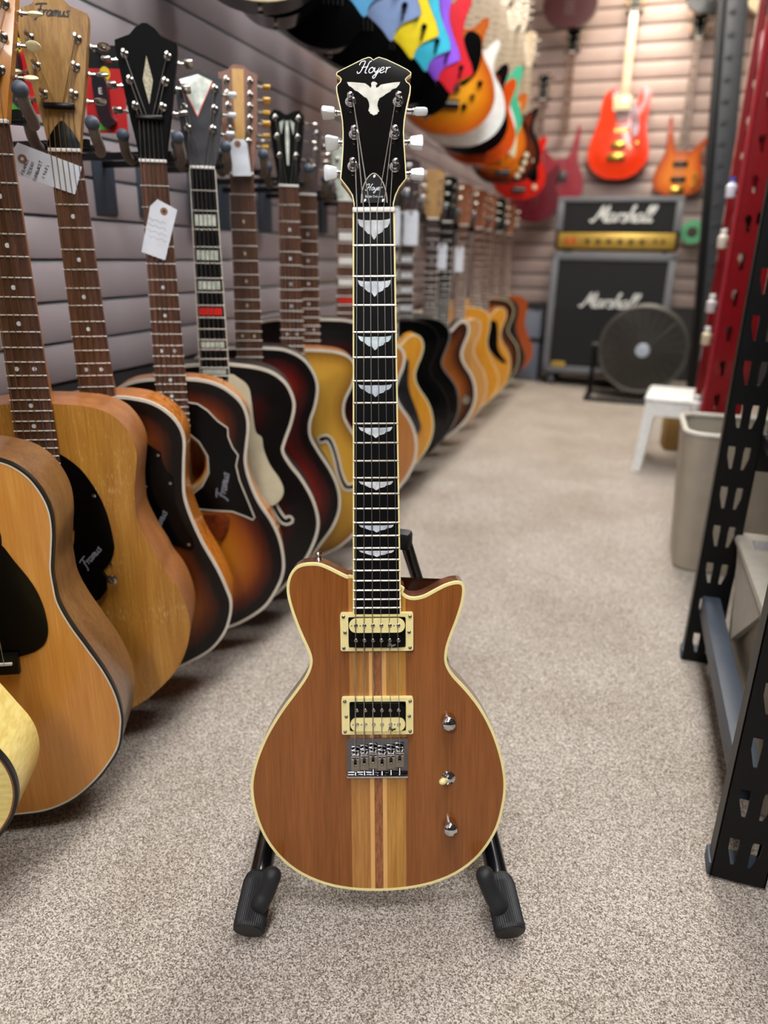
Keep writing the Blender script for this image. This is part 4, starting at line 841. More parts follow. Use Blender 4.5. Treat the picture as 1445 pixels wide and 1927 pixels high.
# packs on the wall pegs
RED = mat('red_card', '#c01818', .4, 0, .2); GREENL = mat('green_label', '#4fc03a', .5); YEL = mat('yellow_sticker', '#e3c81e', .5)
for X, Y, Z, rz, lb in [(-.935, 1.22, 1.05, .3, 'red carded tuner pack between the oak and black headstocks'), (-.945, 1.03, 1.05, .2, 'red carded pack behind the oak headstock, with yellow price sticker')]:
    t = thing('accessory_pack', lb, 'package', (X, Y, Z), rz, 'red carded packs on the wall')
    obj('card', B(-.036, .036, 0, .0012, -.052, .052), RED, t)
    obj('header', B(-.036, .036, -.0004, .0014, .050, .085), BLACKM, t)
    plate(cr([(-.016, .035), (.006, .035), (.010, -.02), (.018, -.035), (0, -.045), (-.012, -.025)], 4), .012, [], -.012, 'clip_tuner', mat('tuner_plastic', '#14161f', .3, 0, .4), t)
    plain('E', 'logo', WHITEP, t, -.003, -.0125, .008, .014)
    plate(rrect(-.030, .004, -.047, -.037, .004), .0005, [], -.0006, 'green_label', GREENL, t)
    plate(ell(.004 if X > -.95 else .02, .042, .009, .011, 16), .0005, [], -.0008, 'price_sticker', YEL, t)
    obj('peg', T([(0, .02, .07), (0, -.03, .07)], .0025, 6), NICKEL, t)
    st_ = letter('m', 'script', mat('pale_red_print', '#e8a0a0', .5), t, .012, -.036, .004, .0012, 0)

# ------------------------------------------------------------------ upper row of guitars, seen from below
GU = 'guitars hanging in the upper row'
UPROW = []; UPN = wood('upper_neck', '#8d7a60', '#b5a286', rough=.45, coat=.1)
def high(Y, label, R=JUMBO, X=-.76, Z=1.26, cat='guitar', nm='electric_guitar', body=520, **k):
    j = max(b for a, b in R) - 6
    s = dict(R=R, top=TOPK, side=TOPK, neckm=UPN, fb=UPN, hm=UPN, nut=j + 360, joint=j, depth=45, far=True, hs=HSB, btn=('box', [NICKEL]), inlaym=BLACKP, bridge='flat', brm=CHROME, brp=[(-40, -20), (40, -20), (40, 12), (-40, 12)])
    s['fbend'] = j - 60; s.update(k); UPROW.append((X, Y, Z + s['nut'] / 1000, label))
    return guitar(nm, label, X, Y, Z, s, GU, Matrix.Translation((X, Y, Z)) @ Matrix.Rotation(TURN, 4, 'Z'), cat)
high(1.49, 'black archtop guitar with cream edge at the top of the frame', JUMBO, nm='acoustic_guitar', Z=1.262, depth=90, dome=14, bind=(CREAMB, 7), purf=None, bridge='arch', pin=True, fy=-16)
high(1.64, 'navy black guitar behind the cream-edged archtop in the upper row', [(a * .72, b) for a, b in JUMBO], X=-.80, nm='acoustic_guitar', Z=1.275, depth=90, top=mat('navy_black', '#0a0c14', .2, 0, .6), side=MC['navy_black'], pin=True)
# six black guitars with flat coloured plates
PR = [(0, 0), (38, 12), (66, 40), (78, 66), (92, 92), (112, 112), (138, 124), (156, 132), (158, 142), (150, 165), (134, 195), (120, 230), (116, 262), (124, 300), (140, 340), (136, 372), (112, 374), (86, 345), (58, 330), (36, 336), (27, 360)]
PL = mir([(0, 0), (60, 8), (120, 45), (158, 100), (164, 150), (150, 200), (128, 250), (122, 290), (132, 340), (140, 380), (120, 410), (80, 400), (50, 360), (27, 360)])
PP = [(80, 70), (92, 94), (112, 113), (138, 125), (155, 133), (156, 142), (148, 165), (132, 195), (118, 230), (114, 262), (122, 300), (138, 340), (134, 370), (112, 372), (86, 343), (40, 330), (-30, 330), (-60, 290), (-70, 230), (-50, 170), (-10, 140), (20, 122), (52, 98)]
for Y, c, nm in [(1.85, '#5fb4e8', 'sky blue'), (2.06, '#7f97c4', 'slate blue'), (2.25, '#eed60f', 'yellow'), (2.40, '#3cc4e2', 'turquoise'), (2.53, '#9a5cf0', 'violet'), (2.73, '#e0182c', 'red')]:
    t = high(Y, 'black electric guitar with flat %s face plate in the upper row' % nm, PR, L=PL, Z=1.262, depth=42, pg=(PP, mat('plate_' + nm.replace(' ', '_'), c, .35, 0, .3), -.002), pgd=0, pin=True, bridge='none', hm=BLKHEAD, pickups=[(0, 250, 75, 38, BLACKP), (0, 185, 75, 38, BLACKP)])
    for a, b in ((112, 150), (92, 180)):
        obj('knob', LA([(.008, 0), (.008, .012), (.006, .015), (0, .015)], 12, along((a / 1000, -.002, b / 1000), (0, -1, 0))), BLACKP, t)
    obj('cable_tail', T([(.112, -.012, .150), (.108, -.014, .132), (.106, -.008, .118)], .003, 6), BLACKP, t)
SB_O = burst('orange_burst', [(0, '#a8480a'), (.35, '#c86a0c'), (1, '#e09a1a')], .1)
high(3.02, 'amber orange electric guitar with black pickguard and chrome bridge, upper row', [(a * 1.1, b * 1.05) for a, b in LPR], L=[(a * 1.1, b * 1.05) for a, b in LPL], Z=1.245, top=SB_O, side=AMBS, dome=10, pg=([(50, 330), (110, 330), (118, 260), (95, 200), (40, 170)], BLACKP, -.004), pickups=[(0, 240, 80, 38, CHROME), (0, 160, 80, 38, CHROME)], knobs=[(90, 130, 10, GOLDM), (60, 95, 10, BLACKP), (118, 175, 10, BLACKP)])
high(3.17, 'white electric guitar just behind the amber orange one, upper row', [(a * 1.08, b) for a, b in LPR], L=[(a * 1.08, b) for a, b in LPL], Z=1.225, X=-.74, top=WHITEP, side=WHITEP, knobs=[(80, 110, 10, GOLDM)])
high(3.36, 'black electric guitar behind the white one, upper row', STRATR, L=STRATL, Z=1.215, X=-.74, top=TOPK, side=TOPK, pg=([(30, 280), (110, 300), (110, 200), (120, 120), (60, 130), (10, 200)], TORT, -.002))
high(3.5, 'orange electric guitar with dark red pickguard, upper row', [(a * 1.05, b) for a, b in STRATR], L=STRATL, Z=1.19, X=-.735, top=mat('deep_orange', '#c84a0c', .2, 0, .6), side=MC['deep_orange'], pg=([(30, 280), (90, 300), (100, 220), (110, 130), (60, 150), (10, 200)], TORT, -.002))
high(3.7, 'sea green electric guitar with white pickguard, upper row', STRATR, L=STRATL, Z=1.28, X=-.735, top=mat('sea_green', '#3fae88', .25, 0, .6), side=MC['sea_green'], pg=([(30, 285), (60, 250), (120, 140), (130, 80), (60, 110), (10, 200)], WHITEP, -.002), knobs=[(105, 110, 11, CREAMB), (95, 80, 11, CREAMB)])
high(3.92, 'sunburst electric guitar with cream pickguard, upper row', STRATR, L=STRATL, Z=1.21, X=-.74, top=SB_O, side=DSIDE, pg=([(30, 285), (115, 300), (100, 220), (112, 130), (104, 60), (60, 110), (10, 200)], CREAMP, -.002), pickups=[(0, 250, 70, 18, BONE), (0, 205, 70, 18, BONE)], knobs=[(85, 120, 11, BONE), (70, 85, 11, BONE)])
high(4.15, 'dark sunburst guitar with cream knobs along its edge, upper row', STRATR, L=STRATL, Z=1.17, X=-.735, top=burst('dark_orange_burst', [(0, '#120805'), (.4, '#7a2c08'), (1, '#c8700c')], .08), side=DSIDE, pg=([(50, 270), (110, 290), (120, 200), (130, 110), (95, 90), (80, 160)], BLACKP, -.002), knobs=[(125, 140, 13, CREAMP), (118, 105, 13, CREAMP), (105, 70, 13, CREAMP), (85, 40, 14, CREAMP)])
high(4.4, 'brown burst guitar with red pickup, near the far end of the upper row', LPR, L=LPL, Z=1.2, X=-.73, top=SB_V, side=DSIDE, dome=8, pickups=[(0, 240, 80, 38, REDM), (0, 160, 80, 38, REDM)], knobs=[(110, 110, 12, CREAMP)])
high(4.7, 'red electric guitar at the far end of the upper row', STRATR, L=STRATL, Z=1.13, X=-.725, top=mat('signal_red', '#c82418', .2, 0, .6), side=MC['signal_red'], pg=([(30, 285), (100, 300), (100, 220), (112, 110), (60, 110), (10, 200)], BLACKP, -.002), knobs=[(95, 70, 14, CREAMP)])
# short pegs holding the upper row
pg0 = None
for X, Y, Z, lb in UPROW:
    lb = 'padded steel peg holding the ' + lb.split(',')[0].replace(' in the upper row', '').replace(' at the top of the frame', '')
    if pg0 is None:
        pg0 = thing('upper_hanger', lb, 'hanger', (X, Y, Z), 0, 'upper pegs')
        obj('arm', B(X0 - X, 0, .075, .087, -.006, .006), BLACKM, pg0)
        for s in (-1, 1): obj('prong', T([(s * .038, .08, 0), (s * .040, -.02, .016)], .008, 8), FOAM, pg0, mtx=Matrix.Rotation(TURN, 4, 'Z'))
    else:
        c = pg0.copy(); COL.objects.link(c); c.location = (X, Y, Z); c['label'] = lb
        for ch in pg0.children: d = ch.copy(); COL.objects.link(d); d.parent = c

# ------------------------------------------------------------------ back wall guitars
def back(label, R, X, Z, Y=5.40, nm='electric_guitar', nt='', **k):
    j = max(b for a, b in R) - 6
    s = dict(R=R, top=TOPK, side=TOPK, neckm=MAPLE, fb=ROSE, hm=BLKHEAD, nut=j + 400, joint=j, depth=60, far=True, hs=HSG, btn=('box', [GOLDM]), bridge='none', scale=640)
    s['fbend'] = j - 60; s.update(k)
    zn = Z + s['nut'] / 1000; h = thing('wall_hook', 'padded hook of the ' + ' '.join(label.split(' above')[0].split(', ')[0].split(' with ')[0].split()[:11]) + nt, 'hanger', (X, Y, zn), group='hooks on the back wall')
    obj('arm', T([(0, .045, .01), (0, Y1 - Y + .002, .01)], .007, 8), BLACKM, h); obj('yoke', T([(-.04, .045, .01), (.04, .045, .01)], .007, 8), BLACKM, h)
    for q in (-1, 1): obj('prong', T([(q * .04, .045, .01), (q * .041, -.02, .022)], .009, 8), FOAM, h)
    return guitar(nm, label, X, Y, Z, s, 'guitars on the back wall')
BRTOP = mat('orange_red_lacquer', '#e8370a', .2, 0, .6)
OG = [(0, 0), (70, 8), (130, 38), (178, 92), (190, 140), (186, 190), (170, 250), (158, 310), (154, 350), (158, 400), (162, 460), (156, 510), (136, 532), (108, 524), (92, 490), (80, 440), (62, 428), (28, 430)]
OGL = mir([(0, 0), (70, 8), (130, 38), (178, 92), (192, 150), (186, 210), (168, 270), (148, 330), (138, 370), (136, 430), (124, 480), (96, 514), (60, 522), (28, 500)])
back('bright orange-red hollow electric guitar with gold hardware above the amplifier', OG, -.205, 1.30, L=OGL, top=BRTOP, side=BRTOP, dome=10, pickups=[(-8, 440, 110, 80, CREAMB), (-4, 200, 90, 42, GOLDM), (-10, 130, 110, 44, GOLDM)], knobs=[(110, 210, 12, GOLDM), (70, 180, 10, GOLDM), (120, 240, 11, REDM)], pg=([(40, 430), (80, 430), (100, 380), (112, 300), (100, 250), (76, 262), (60, 330)], mat('smoke_guard', '#6a2426', .2, 0, .4), -.010), hole=(362, 46), fb=MAPLE, bridge='flat', brm=GOLDM, brp=[(-40, -14), (40, -14), (40, 10), (-40, 10)], tpm=GOLDM, fy=-12)
BASSR = [(0, 0), (60, 6), (115, 24), (142, 60), (146, 110), (132, 170), (120, 215), (118, 260), (136, 300), (150, 345), (146, 352), (118, 325), (86, 295), (60, 270), (40, 262), (28, 270)]
BASSL = mir([(0, 0), (60, 6), (120, 26), (150, 66), (154, 120), (136, 180), (112, 230), (100, 280), (100, 340), (104, 400), (102, 446), (94, 470), (84, 452), (70, 380), (50, 300), (28, 270)])
SB_BASS = burst('bass_burst', [(0, '#8a3006'), (.4, '#c05a0e'), (1, '#d87a1c')], .08)
back('orange sunburst long-horn bass guitar with two black pickups, right of the orange-red guitar', BASSR, .185, 1.195, L=BASSL, nm='bass_guitar', top=SB_BASS, side=AMBS, nut=880, scale=820, ns=5, pickups=[(0, 190, 90, 30, BLACKP), (0, 100, 90, 30, BLACKP), (0, 35, 86, 44, GOLDM)], knobs=[(96, 125, 13, GOLDM), (112, 95, 13, GOLDM), (92, 62, 13, GOLDM)], tuners=[(-1, 50), (-1, 90), (-1, 130), (1, 50), (1, 90)], hs=HSB)
CRIM = mat('crimson_lacquer', '#8e1c30', .3, 0, .4)
back('crimson long-horn bass guitar left of the amplifier', BASSL and [(-a, b) for a, b in reversed(BASSL)], -.56, 1.16, L=mir(BASSR), nm='bass_guitar', top=CRIM, side=CRIM, nut=880, scale=820, ns=4, pickups=[(0, 160, 90, 60, mat('dark_pickup', '#2c2a2c', .4))], tuners=[(-1, 50), (-1, 90), (1, 50), (1, 90)], hs=HSB)
back('dark wine electric guitar low on the back wall left of the amplifier', STRATR, -.70, 1.03, Y=5.24, L=STRATL, top=mat('dark_wine', '#5c0e1e', .3, 0, .4), side=MC['dark_wine'], nut=720)
back('maroon electric guitar high on the back wall at the left', STRATR, -.58, 2.14, Y=5.24, L=STRATL, top=mat('maroon', '#3a0e14', .3, 0, .4), side=MC['maroon'], nut=700)
back('black electric guitar with white tag hanging top right on the back wall', STRATR, .235, 2.16, Y=5.24, L=STRATL, top=TOPK, side=TOPK, nut=700)
back('cream electric guitar hanging top right beside the black one', STRATR, .56, 2.13, Y=5.24, L=STRATL, top=mat('cream_paint', '#d9cfae', .3, 0, .4), side=MC['cream_paint'], nut=700)
t = thing('spot_lamp', 'white spot lamp at the top of the back wall above the orange-red guitar', 'lamp', (-.215, 5.16, 2.325))
obj('housing', LA([(.05, .06), (.05, 0), (.045, -.005), (.043, .02), (0, .02)], 24), WHITEP, t)
obj('stem', T([(0, 0, .06), (0, 0, ZC - 2.325)], .008, 8), WHITEP, t)
obj('lens', LA([(.042, 0), (.03, -.006), (0, -.009)], 24), mat('lens_glow', '#fff6e8', .4, emit=9), t)
sp = bpy.data.lights.new('spot_bulb', 'SPOT'); sp.energy = 5; sp.color = (1, .93, .86); sp.spot_size = 2.0; sp.spot_blend = .6; sp.shadow_soft_size = .04
so = bpy.data.objects.new('spot_bulb', sp); COL.objects.link(so); so.parent = t; so.location = (0, .02, -.02); so.rotation_euler = (.45, 0, 0)

# ------------------------------------------------------------------ amplifier, cabinet, fan and floor things at the back
TOLEX = mat('black_tolex', '#111214', .55, bmp=.15, bscale=400); GRILL = mat('grille_cloth', '#15171a', .85, bmp=.2, bscale=500); PIPE = mat('grey_piping', '#6f7278', .5); GOLDP = mat('gold_panel', '#c2a24c', .35, .5)
def corner(bm, x, z, y, s): box(bm, x - s, x + s, y - .006, y + .03, z - s, z + s, .008)
t = thing('amp_cabinet', 'black speaker cabinet with grey edging and white script logo, under the amplifier head', 'speaker cabinet', (-.145, 4.95, 0), -.03)
obj('shell', B(-.375, .375, 0, .36, .085, .84, .012), TOLEX, t)
obj('grille', B(-.325, .325, -.008, .01, .135, .50), GRILL, t); obj('upper_grille', B(-.325, .325, -.006, .03, .50, .79), mat('upper_cloth', '#1b1d20', .85, bmp=.2, bscale=500), t)
for a in ((-.375, -.330, .09, .84), (.330, .375, .09, .84), (-.375, .375, .795, .842), (-.375, .375, .088, .132)): obj('edge_strip', B(a[0], a[1], -.014, 0, a[2], a[3], .004), PIPE, t)
letter('Marshall', 'logo', WHITEP, t, -.155, .515, .042, .0125, -.010, 0, None, False, .3, .006)
obj('badge', B(-.315, -.225, -.018, -.010, .125, .160, .003), GOLDP, t)
for x in (-.31, .31):
    for y in (.05, .31): obj('caster', T([(x - .018, y, .038), (x + .018, y, .038)], .038, 16), mat('caster_grey', '#55585c', .5), t)
bm = B(-.36, .36, .02, .34, .074, .086); obj('base_board', bm, BLACKM, t)
t = thing('guitar_amplifier', 'black amplifier head with gold control panel and white script logo on the cabinet', 'amplifier', (-.145, 4.97, .842), -.03)
obj('shell', B(-.37, .37, .01, .29, .012, .325, .012), TOLEX, t)
obj('grille', B(-.325, .325, 0, .02, .125, .29), GRILL, t)
for a in ((-.37, -.328, .125, .30), (.328, .37, .125, .30), (-.37, .37, .292, .322)): obj('edge_strip', B(a[0], a[1], -.008, .012, a[2], a[3], .004), PIPE, t)
cp = obj('control_panel', B(-.35, .35, -.012, .02, .022, .115, .006), GOLDP, t)
for i in range(6): obj('knob', LA([(.014, 0), (.014, .012), (.011, .018), (0, .018)], 16, along((.16 - .065 * i, -.012, .068), (0, -1, 0))), mat('panel_knob', '#3a3222', .4), cp)
for x in (-.29, -.25): obj('switch', B(x - .008, x + .008, -.024, -.01, .05, .085), REDM, cp)
for x in (.235, .28): obj('socket', LA([(.010, 0), (.010, .004), (.006, .004), (.006, .001), (0, .001)], 14, along((x, -.012, .068), (0, -1, 0))), BLACKM, cp)
letter('Marshall', 'logo', WHITEP, t, -.145, .18, .044, .013, -.001, 0, None, False, .3, .006)
for x in (-.3, .3):
    for y in (.05, .25): obj('foot', LA([(.016, 0), (.018, .012)], 12, Matrix.Translation((x, y, 0))), RUBBER, t)
# fan
t = thing('floor_fan', 'grey drum fan with wire guard and pale hub badge on the carpet before the cabinet', 'fan', (.095, 4.55, 0), -.05)
FZ, FR_ = .305, .245; STEEL = mat('fan_steel', '#5e5c57', .4, .5)
bm = bmesh.new()
for r, y in ((FR_, 0), (FR_, .17)): tube(bm, [(r * math.cos(a), y, FZ + r * math.sin(a)) for a in np.linspace(0, 2 * PI, 49)], .010, 8, False)
obj('rim', bm, STEEL, t)
o = obj('drum', LA([(FR_ - .001, 0), (FR_ + .004, .085), (FR_ - .001, .17), (FR_ - .006, .17), (FR_ - .002, .085), (FR_ - .006, 0), (FR_ - .001, 0)][:6], 48, along((0, 0, FZ), (0, 1, 0))), mat('fan_drum', '#454340', .4, .4), t)
bm = bmesh.new()
for k in range(1, 17):
    r = .045 + k * .0125; tube(bm, [(r * math.cos(a), -.02 * (1 - r / FR_), FZ + r * math.sin(a)) for a in np.linspace(0, 2 * PI, 37)], .0020, 4, False)
for k in range(24):
    a = k * PI / 12; tube(bm, [(.04 * math.cos(a), -.017, FZ + .04 * math.sin(a)), (FR_ * math.cos(a), 0, FZ + FR_ * math.sin(a))], .0022, 4)
tag(obj('wire_guard', bm, STEEL, t), kind='stuff')
obj('hub_badge', LA([(.040, 0), (.040, .006), (.02, .010), (0, .011)], 28, along((0, -.016, FZ), (0, -1, 0))), mat('badge_pale', '#b8c6d4', .3, .3), t)
obj('motor', T([(0, .02, FZ), (0, .15, FZ)], .06, 20), BLACKM, t)
for k in range(3):
    a = k * 2 * PI / 3 + .4; q = []
    for rr, da in ((.05, -.35), (.21, -.42), (.22, .32), (.05, .35)): q.append((rr * math.cos(a + da), .075 + (.03 if da > 0 else -.02), FZ + rr * math.sin(a + da)))
    V = q + [(x, y + .003, z) for x, y, z in q]
    py('blade', V, [(0, 1, 2, 3), (4, 5, 6, 7), (0, 1, 5, 4), (1, 2, 6, 5), (2, 3, 7, 6), (3, 0, 4, 7)], mat('blade_grey', '#a09c92', .4, .2), t)
for s in (-1, 1):
    obj('stand_leg', T([(s * .275, .08, FZ), (s * .285, .08, .03), (s * .285, -.10, .014)], .014, 10), BLACKM, t)
    obj('pivot', T([(s * .255, .08, FZ), (s * .292, .08, FZ)], .022, 14), BLACKM, t)
obj('cross_bar', T([(-.285, -.10, .014), (.285, -.10, .014)], .013, 10), BLACKM, t); obj('rear_bar', T([(-.285, .2, .014), (.285, .2, .014)], .013, 10), BLACKM, t)
for s in (-1, 1): obj('foot_bar', T([(s * .285, -.10, .014), (s * .285, .2, .014)], .013, 10), BLACKM, t)
# white step stool
t = thing('step_stool', 'white plastic step stool on the carpet beside the red shelving', 'stool', (.245, 3.12, 0), -.08)
obj('seat', B(-.14, .14, -.15, .15, .275, .302, .014), WHITEP, t)
bm = bmesh.new()
for y0, y1 in ((-.145, -.135), (.135, .145)): box(bm, -.125, .125, y0, y1, .225, .28)
for x0, x1 in ((-.135, -.125), (.125, .135)): box(bm, x0, x1, -.14, .14, .225, .28)
obj('apron', bm, WHITEP, t)
for sx in (-1, 1):
    for sy in (-1, 1):
        V = []; 
        for z, e in ((.285, 0), (0, .022)):
            cx, cy = sx * (.112 + e), sy * (.122 + e); w = .020 - e * .2
            V += [(cx - w, cy - w, z), (cx + w, cy - w, z), (cx + w, cy + w, z), (cx - w, cy + w, z)]
        py('leg', V, [(0, 1, 2, 3), (4, 5, 6, 7), (0, 1, 5, 4), (1, 2, 6, 5), (2, 3, 7, 6), (3, 0, 4, 7)], WHITEP, t)
t = thing('cardboard_box', 'tan cardboard box on the floor behind the white stool', 'box', (.30, 3.45, 0), .1)
obj('carton', B(-.09, .09, -.07, .07, 0, .22, .003), mat('tan_card', '#a08048', .8), t); obj('flap', B(-.09, .09, -.07, .0, .220, .223), MC['tan_card'], t); obj('tape', B(-.02, .02, -.0715, -.0695, .08, .2235), mat('packing_tape', '#b89a60', .3), t)
# grey carton left of the cabinet, dark bag, green tape roll
t = thing('grey_case', 'grey hard case standing left of the speaker cabinet', 'case', (-.66, 5.2, 0))
obj('case', B(-.10, .10, -.12, .12, .0, .46, .02), mat('case_grey', '#6d7482', .6), t); obj('strap', B(-.102, .102, -.122, .122, .26, .29, .002), BLACKM, t); obj('handle', T(cr([(-.05, 0, .455), (-.04, 0, .485), (.04, 0, .485), (.05, 0, .455)], 4, False), .008, 8), BLACKM, t)
t = thing('tape_roll', 'mint green tape roll hanging on the back wall right of the amplifier', 'tape roll', (.315, 5.40, .98))
o = obj('roll', LA([(.032, 0), (.072, 0), (.074, .01), (.074, .045), (.072, .055), (.032, .055), (.032, 0)][:6] , 36, along((0, .02, 0), (0, -1, 0))), mat('mint_tape', '#5fb083', .5), t)
obj('core', LA([(.0325, .056), (.027, .056), (.027, .0565)], 30, along((0, .02, 0), (0, -1, 0))), mat('core_dark', '#4a4038', .8), t)
obj('hook', T([(0, .1, 0), (0, -.05, 0)], .006, 8), NICKEL, t)
t = thing('speaker_column', 'tall dark grey slotted panel leaning left between back wall and red rack', 'rack', (.452, 4.35, .01))
t.rotation_euler = (0, -math.radians(4.5), 0)
GC = mat('rack_grey', '#2e3136', .5)
obj('panel', B(-.055, .05, 0, .04, 0, 2.40, .004), GC, t); obj('side_rail', B(-.082, -.045, -.012, .05, 0, 2.40, .003), BLACKM, t)
sl0 = None
for k in range(24):
    if sl0 is None: sl0 = obj('rail_slot', B(-.03, .0, -.004, .002, -.012, .012, .002), mat('slot_dark', '#25272a', .6), t); o = sl0
    else: o = sl0.copy(); COL.objects.link(o)
    o.location = (0, 0, .12 + k * .095)
obj('base', B(-.085, .07, -.03, .12, 0, .05, .004), BLACKM, t)

# ------------------------------------------------------------------ right side: black slotted shelving, bins, red rack
SHB = mat('shelf_black', '#060708', .45, 0, 0, spec=.3, bmp=.05, bscale=600); BEAMG = mat('beam_grey', '#3b4450', .5, bmp=.1, bscale=700)
def post(name, x0, x1, y, h, m, parent, slot, pitch, z0, deep, z1=0.0):
    xc = (x0 + x1) / 2; hs = []
    z = z0
    while z < h - .06:
        for s in (-1, 1): hs.append([(xc + s * a, z + b) for a, b in slot][::s])
        z += pitch
    p = plate([(x0, z1), (x1, z1), (x1, h), (x0, h)], .0022, hs, y, name, m, parent)
    bm = B(x0 - .001, x0 + .0012, y, y + deep, z1, h); box(bm, x1 - .0012, x1 + .001, y, y + deep, z1, h)
    box(bm, x0, x0 + .010, y + deep - .002, y + deep, z1, h); box(bm, x1 - .010, x1, y + deep - .002, y + deep, z1, h)
    obj('flange', bm, m, p)
    return p
VS = [(.0080, 0), (.0125, 0), (.0195, .026), (.0200, .044), (.0085, .044), (.0075, .034)]
t = thing('black_shelving', 'black steel shelving with slotted posts and grey cross beam at the right edge', 'shelving', (.23, 1.17, 0))
OX, OY = .23, 1.17
post('post', .200 - OX, .268 - OX, .871 - OY, 1.85, SHB, t, VS, .0803, .030, .030, .004)
post('post', .196 - OX, .262 - OX, 1.47 - OY, 1.85, SHB, t, VS, .0803, .025, .030, .004)
post('post', .80 - OX, .866 - OX, .871 - OY, 1.85, SHB, t, VS, .0803, .030, .030, .004)
post('post', .80 - OX, .866 - OX, 1.47 - OY, 1.85, SHB, t, VS, .0803, .025, .030, .004)
for x, y in ((.200, .871), (.196, 1.47), (.8, .871), (.8, 1.47)):
    obj('post_foot', B(x - OX - .004, x - OX + .066, y - OY + .004, y - OY + .04, 0, .022, .002), BLUEG, t)
obj('cross_beam', B(.212 - OX, .246 - OX, .905 - OY, 1.472 - OY, .112, .156, .003), BEAMG, t)
obj('cross_beam', B(.80 - OX, .834 - OX, .905 - OY, 1.472 - OY, .112, .156, .003), BEAMG, t)
for z in (.475, 1.05, 1.70):
    obj('shelf_board', B(.205 - OX + .06, .86 - OX, .91 - OY, 1.47 - OY, z, z + .02), mat('black_board', '#0c0d0f', .5), t)
    obj('shelf_beam', B(.268 - OX, .80 - OX, .9 - OY, .925 - OY, z - .05, z + .022, .002), SHB, t); obj('shelf_beam', B(.262 - OX, .80 - OX, 1.475 - OY, 1.5 - OY, z - .05, z + .022, .002), SHB, t)
t = thing('equipment_case', 'black case on the lower shelf of the black shelving', 'case', (.50, 1.22, .496))
obj('shell', B(-.235, .30, -.24, .24, 0, .50, .012), mat('case_black', '#0a0a0c', .6, bmp=.1), t)
for z in (.15, .36): obj('latch', B(-.239, -.233, -.03, .03, z - .02, z + .02, .002), BLACKM, t)
obj('handle', T(cr([(-.236, -.06, .25), (-.258, -.05, .25), (-.258, .05, .25), (-.236, .06, .25)], 4, False), .006, 8), BLACKM, t)
BEIGE = mat('beige_plastic', '#a79f90', .5, vscale=20, bmp=.05); BEIGEL = mat('beige_rim', '#b9b5aa', .45)
def bin_(name, label, X, Y, w, d, h, tp, m, rimm, rz=0):
    t = thing(name, label, 'waste bin', (X, Y, 0), rz)
    rings = []
    for q, z, e in ((0, .0, -.006), (0, .008, 0), (1, h, 0), (1, h, -.004), (0, .012, -.005)):
        k = 1 - tp * (1 - q); rings.append([(a, b, z) for a, b in rrect(-w / 2 * k - e * -1, w / 2 * k - e * -1 * -1, -d / 2 * k - e * -1, d / 2 * k + e, .05 * k, 6)])
    n = len(rings[0]); V = [p for r in rings for p in r]
    F = [(k * n + i, k * n + (i + 1) % n, (k + 1) * n + (i + 1) % n, (k + 1) * n + i) for k in range(4) for i in range(n)] + [tuple(range(n)), tuple(range(4 * n, 5 * n))]
    py('body', V, F, m, t)
    bm = bmesh.new(); P = rrect(-w / 2, w / 2, -d / 2, d / 2, .05, 6); tube(bm, [(a, b, h) for a, b in P + P[:1]], .008, 8, False); obj('rim', bm, rimm, t)
    return t
bin_('waste_bin', 'beige open wastebasket with pale rim behind the rear black post', .385, 2.085, .42, .28, .385, .13, BEIGE, BEIGEL)
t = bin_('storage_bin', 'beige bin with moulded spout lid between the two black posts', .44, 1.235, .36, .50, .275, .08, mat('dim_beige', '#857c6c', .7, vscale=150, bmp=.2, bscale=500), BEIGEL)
LIDM = mat('lid_grey_beige', '#9c978b', .5); obj('lid', B(-.19, .19, -.26, .26, .277, .296, .008), LIDM, t)
py('spout', [(-.188, .20, .285), (-.188, -.10, .285), (-.196, .05, .16), (-.180, .20, .285), (-.180, -.10, .285), (-.184, .05, .16)], [(0, 1, 2), (3, 4, 5), (0, 1, 4, 3), (1, 2, 5, 4), (2, 0, 3, 5)], LIDM, t)
obj('sticker', B(-.165, -.05, .16, .21, .296, .297), mat('foil_sticker', '#8d94a4', .25, .7, vscale=200, col2='#e6e8ee'), t)
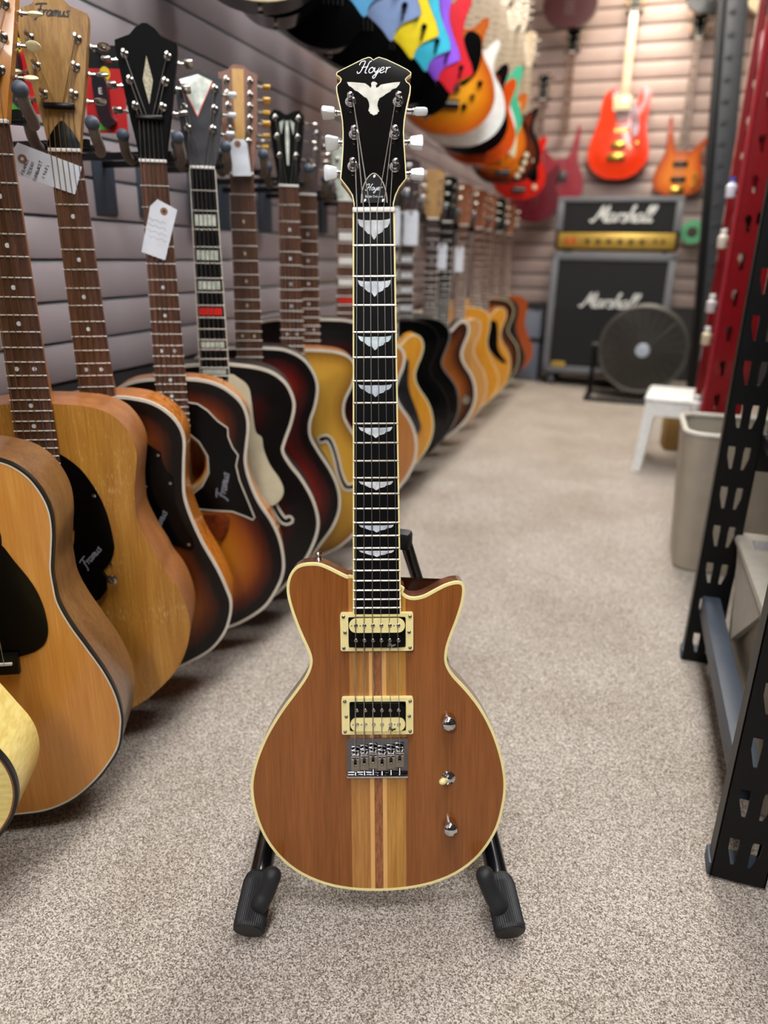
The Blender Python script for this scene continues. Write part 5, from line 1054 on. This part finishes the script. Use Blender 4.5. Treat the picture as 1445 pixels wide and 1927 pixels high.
# red rack
REDP = mat('red_paint', '#7d0812', .3, 0, .4); REDHIGH = mat('red_corner_highlight', '#98202c', .3, 0, .5)  # second red is lighter: the rounded corner's highlight, put into the colour
t = thing('red_rack', 'dark red steel rack uprights with slotted front face behind the beige wastebasket', 'rack', (.28, 2.56, 0))
KS = [(.012, 0), (.022, 0), (.024, .022), (.030, .030), (.028, .044), (.016, .046), (.010, .034), (.013, .022)]
post('upright', .246 - .28, .352 - .28, 2.36 - 2.56, 2.4, REDP, t, KS, .10, .08, .07)
post('upright', .252 - .28, .342 - .28, 2.73 - 2.56, 2.4, REDP, t, KS, .10, .08, .06)
obj('corner_edge', T([(.246 - .28, 2.362 - 2.56, .0), (.246 - .28, 2.362 - 2.56, 2.4)], .007, 10), REDHIGH, t)
obj('side_panel', B(.268 - .28, .272 - .28, 2.43 - 2.56, 2.73 - 2.56, .05, 1.10), REDP, t)
for z0, z1 in ((1.12, 1.45), (1.85, 1.5), (1.87, 2.2)): obj('brace', T([(.275 - .28, 2.42 - 2.56, z0), (.275 - .28, 2.74 - 2.56, z1)], .012, 8), mat('brace_pink', '#8a4a50', .4), t)
for z in (.9, 1.35, 1.8): obj('shelf', B(.30 - .28, 1.1 - .28, 2.36 - 2.56, 2.78 - 2.56, z, z + .03), mat('rack_shelf', '#2a0a0c', .6), t)
obj('foot', B(.245 - .28, .36 - .28, 2.72 - 2.56, 2.80 - 2.56, 0, .006), REDP, t); obj('foot', B(.24 - .28, .36 - .28, 2.35 - 2.56, 2.44 - 2.56, 0, .006), REDP, t)
for i, (y, z, c, lb) in enumerate([(2.60, .84, '#d8d2c4', 'small cream bottle clipped high on the red rack side'), (2.62, .645, '#c9c9cc', 'small grey jar clipped midway on the red rack side'), (2.60, .545, '#cfc4a4', 'small cream jar low on the red rack side'), (2.58, .325, '#e6e6e6', 'white jar at the bottom of the red rack side'), (2.60, .985, '#dfe4f2', 'white bottle with blue label on the red rack side')]):
    q = thing('small_bottle', lb, 'bottle', (.245, y, z), group='little bottles on the red rack')
    obj('body', LA([(.014, 0), (.016, .003), (.016, .034), (.009, .040), (.009, .046)], 16), mat('bottle_' + c[1:], c, .35, 0, .3), q)
    obj('cap', LA([(.010, .046), (.010, .058), (0, .059)], 14), WHITEP if i != 4 else mat('blue_cap', '#3a54b0', .4), q)
    obj('clip', B(.010, .030, -.01, .01, .010, .018), BLACKM, q)
for i, (x, lb) in enumerate([(.335, 'white glue bottle with white cap on the upper red rack shelf'), (.375, 'white glue bottle with yellow cap on the upper red rack shelf')]):
    q = thing('glue_bottle', lb, 'bottle', (x + .045, 2.52, 1.38), group='glue bottles on the red rack')
    obj('body', LA([(.018, 0), (.020, .004), (.020, .07), (.010, .085), (.010, .09)], 18), WHITEP, q); obj('cap', LA([(.013, .09), (.012, .12), (.006, .125), (0, .126)], 14), YEL if i else WHITEP, q)
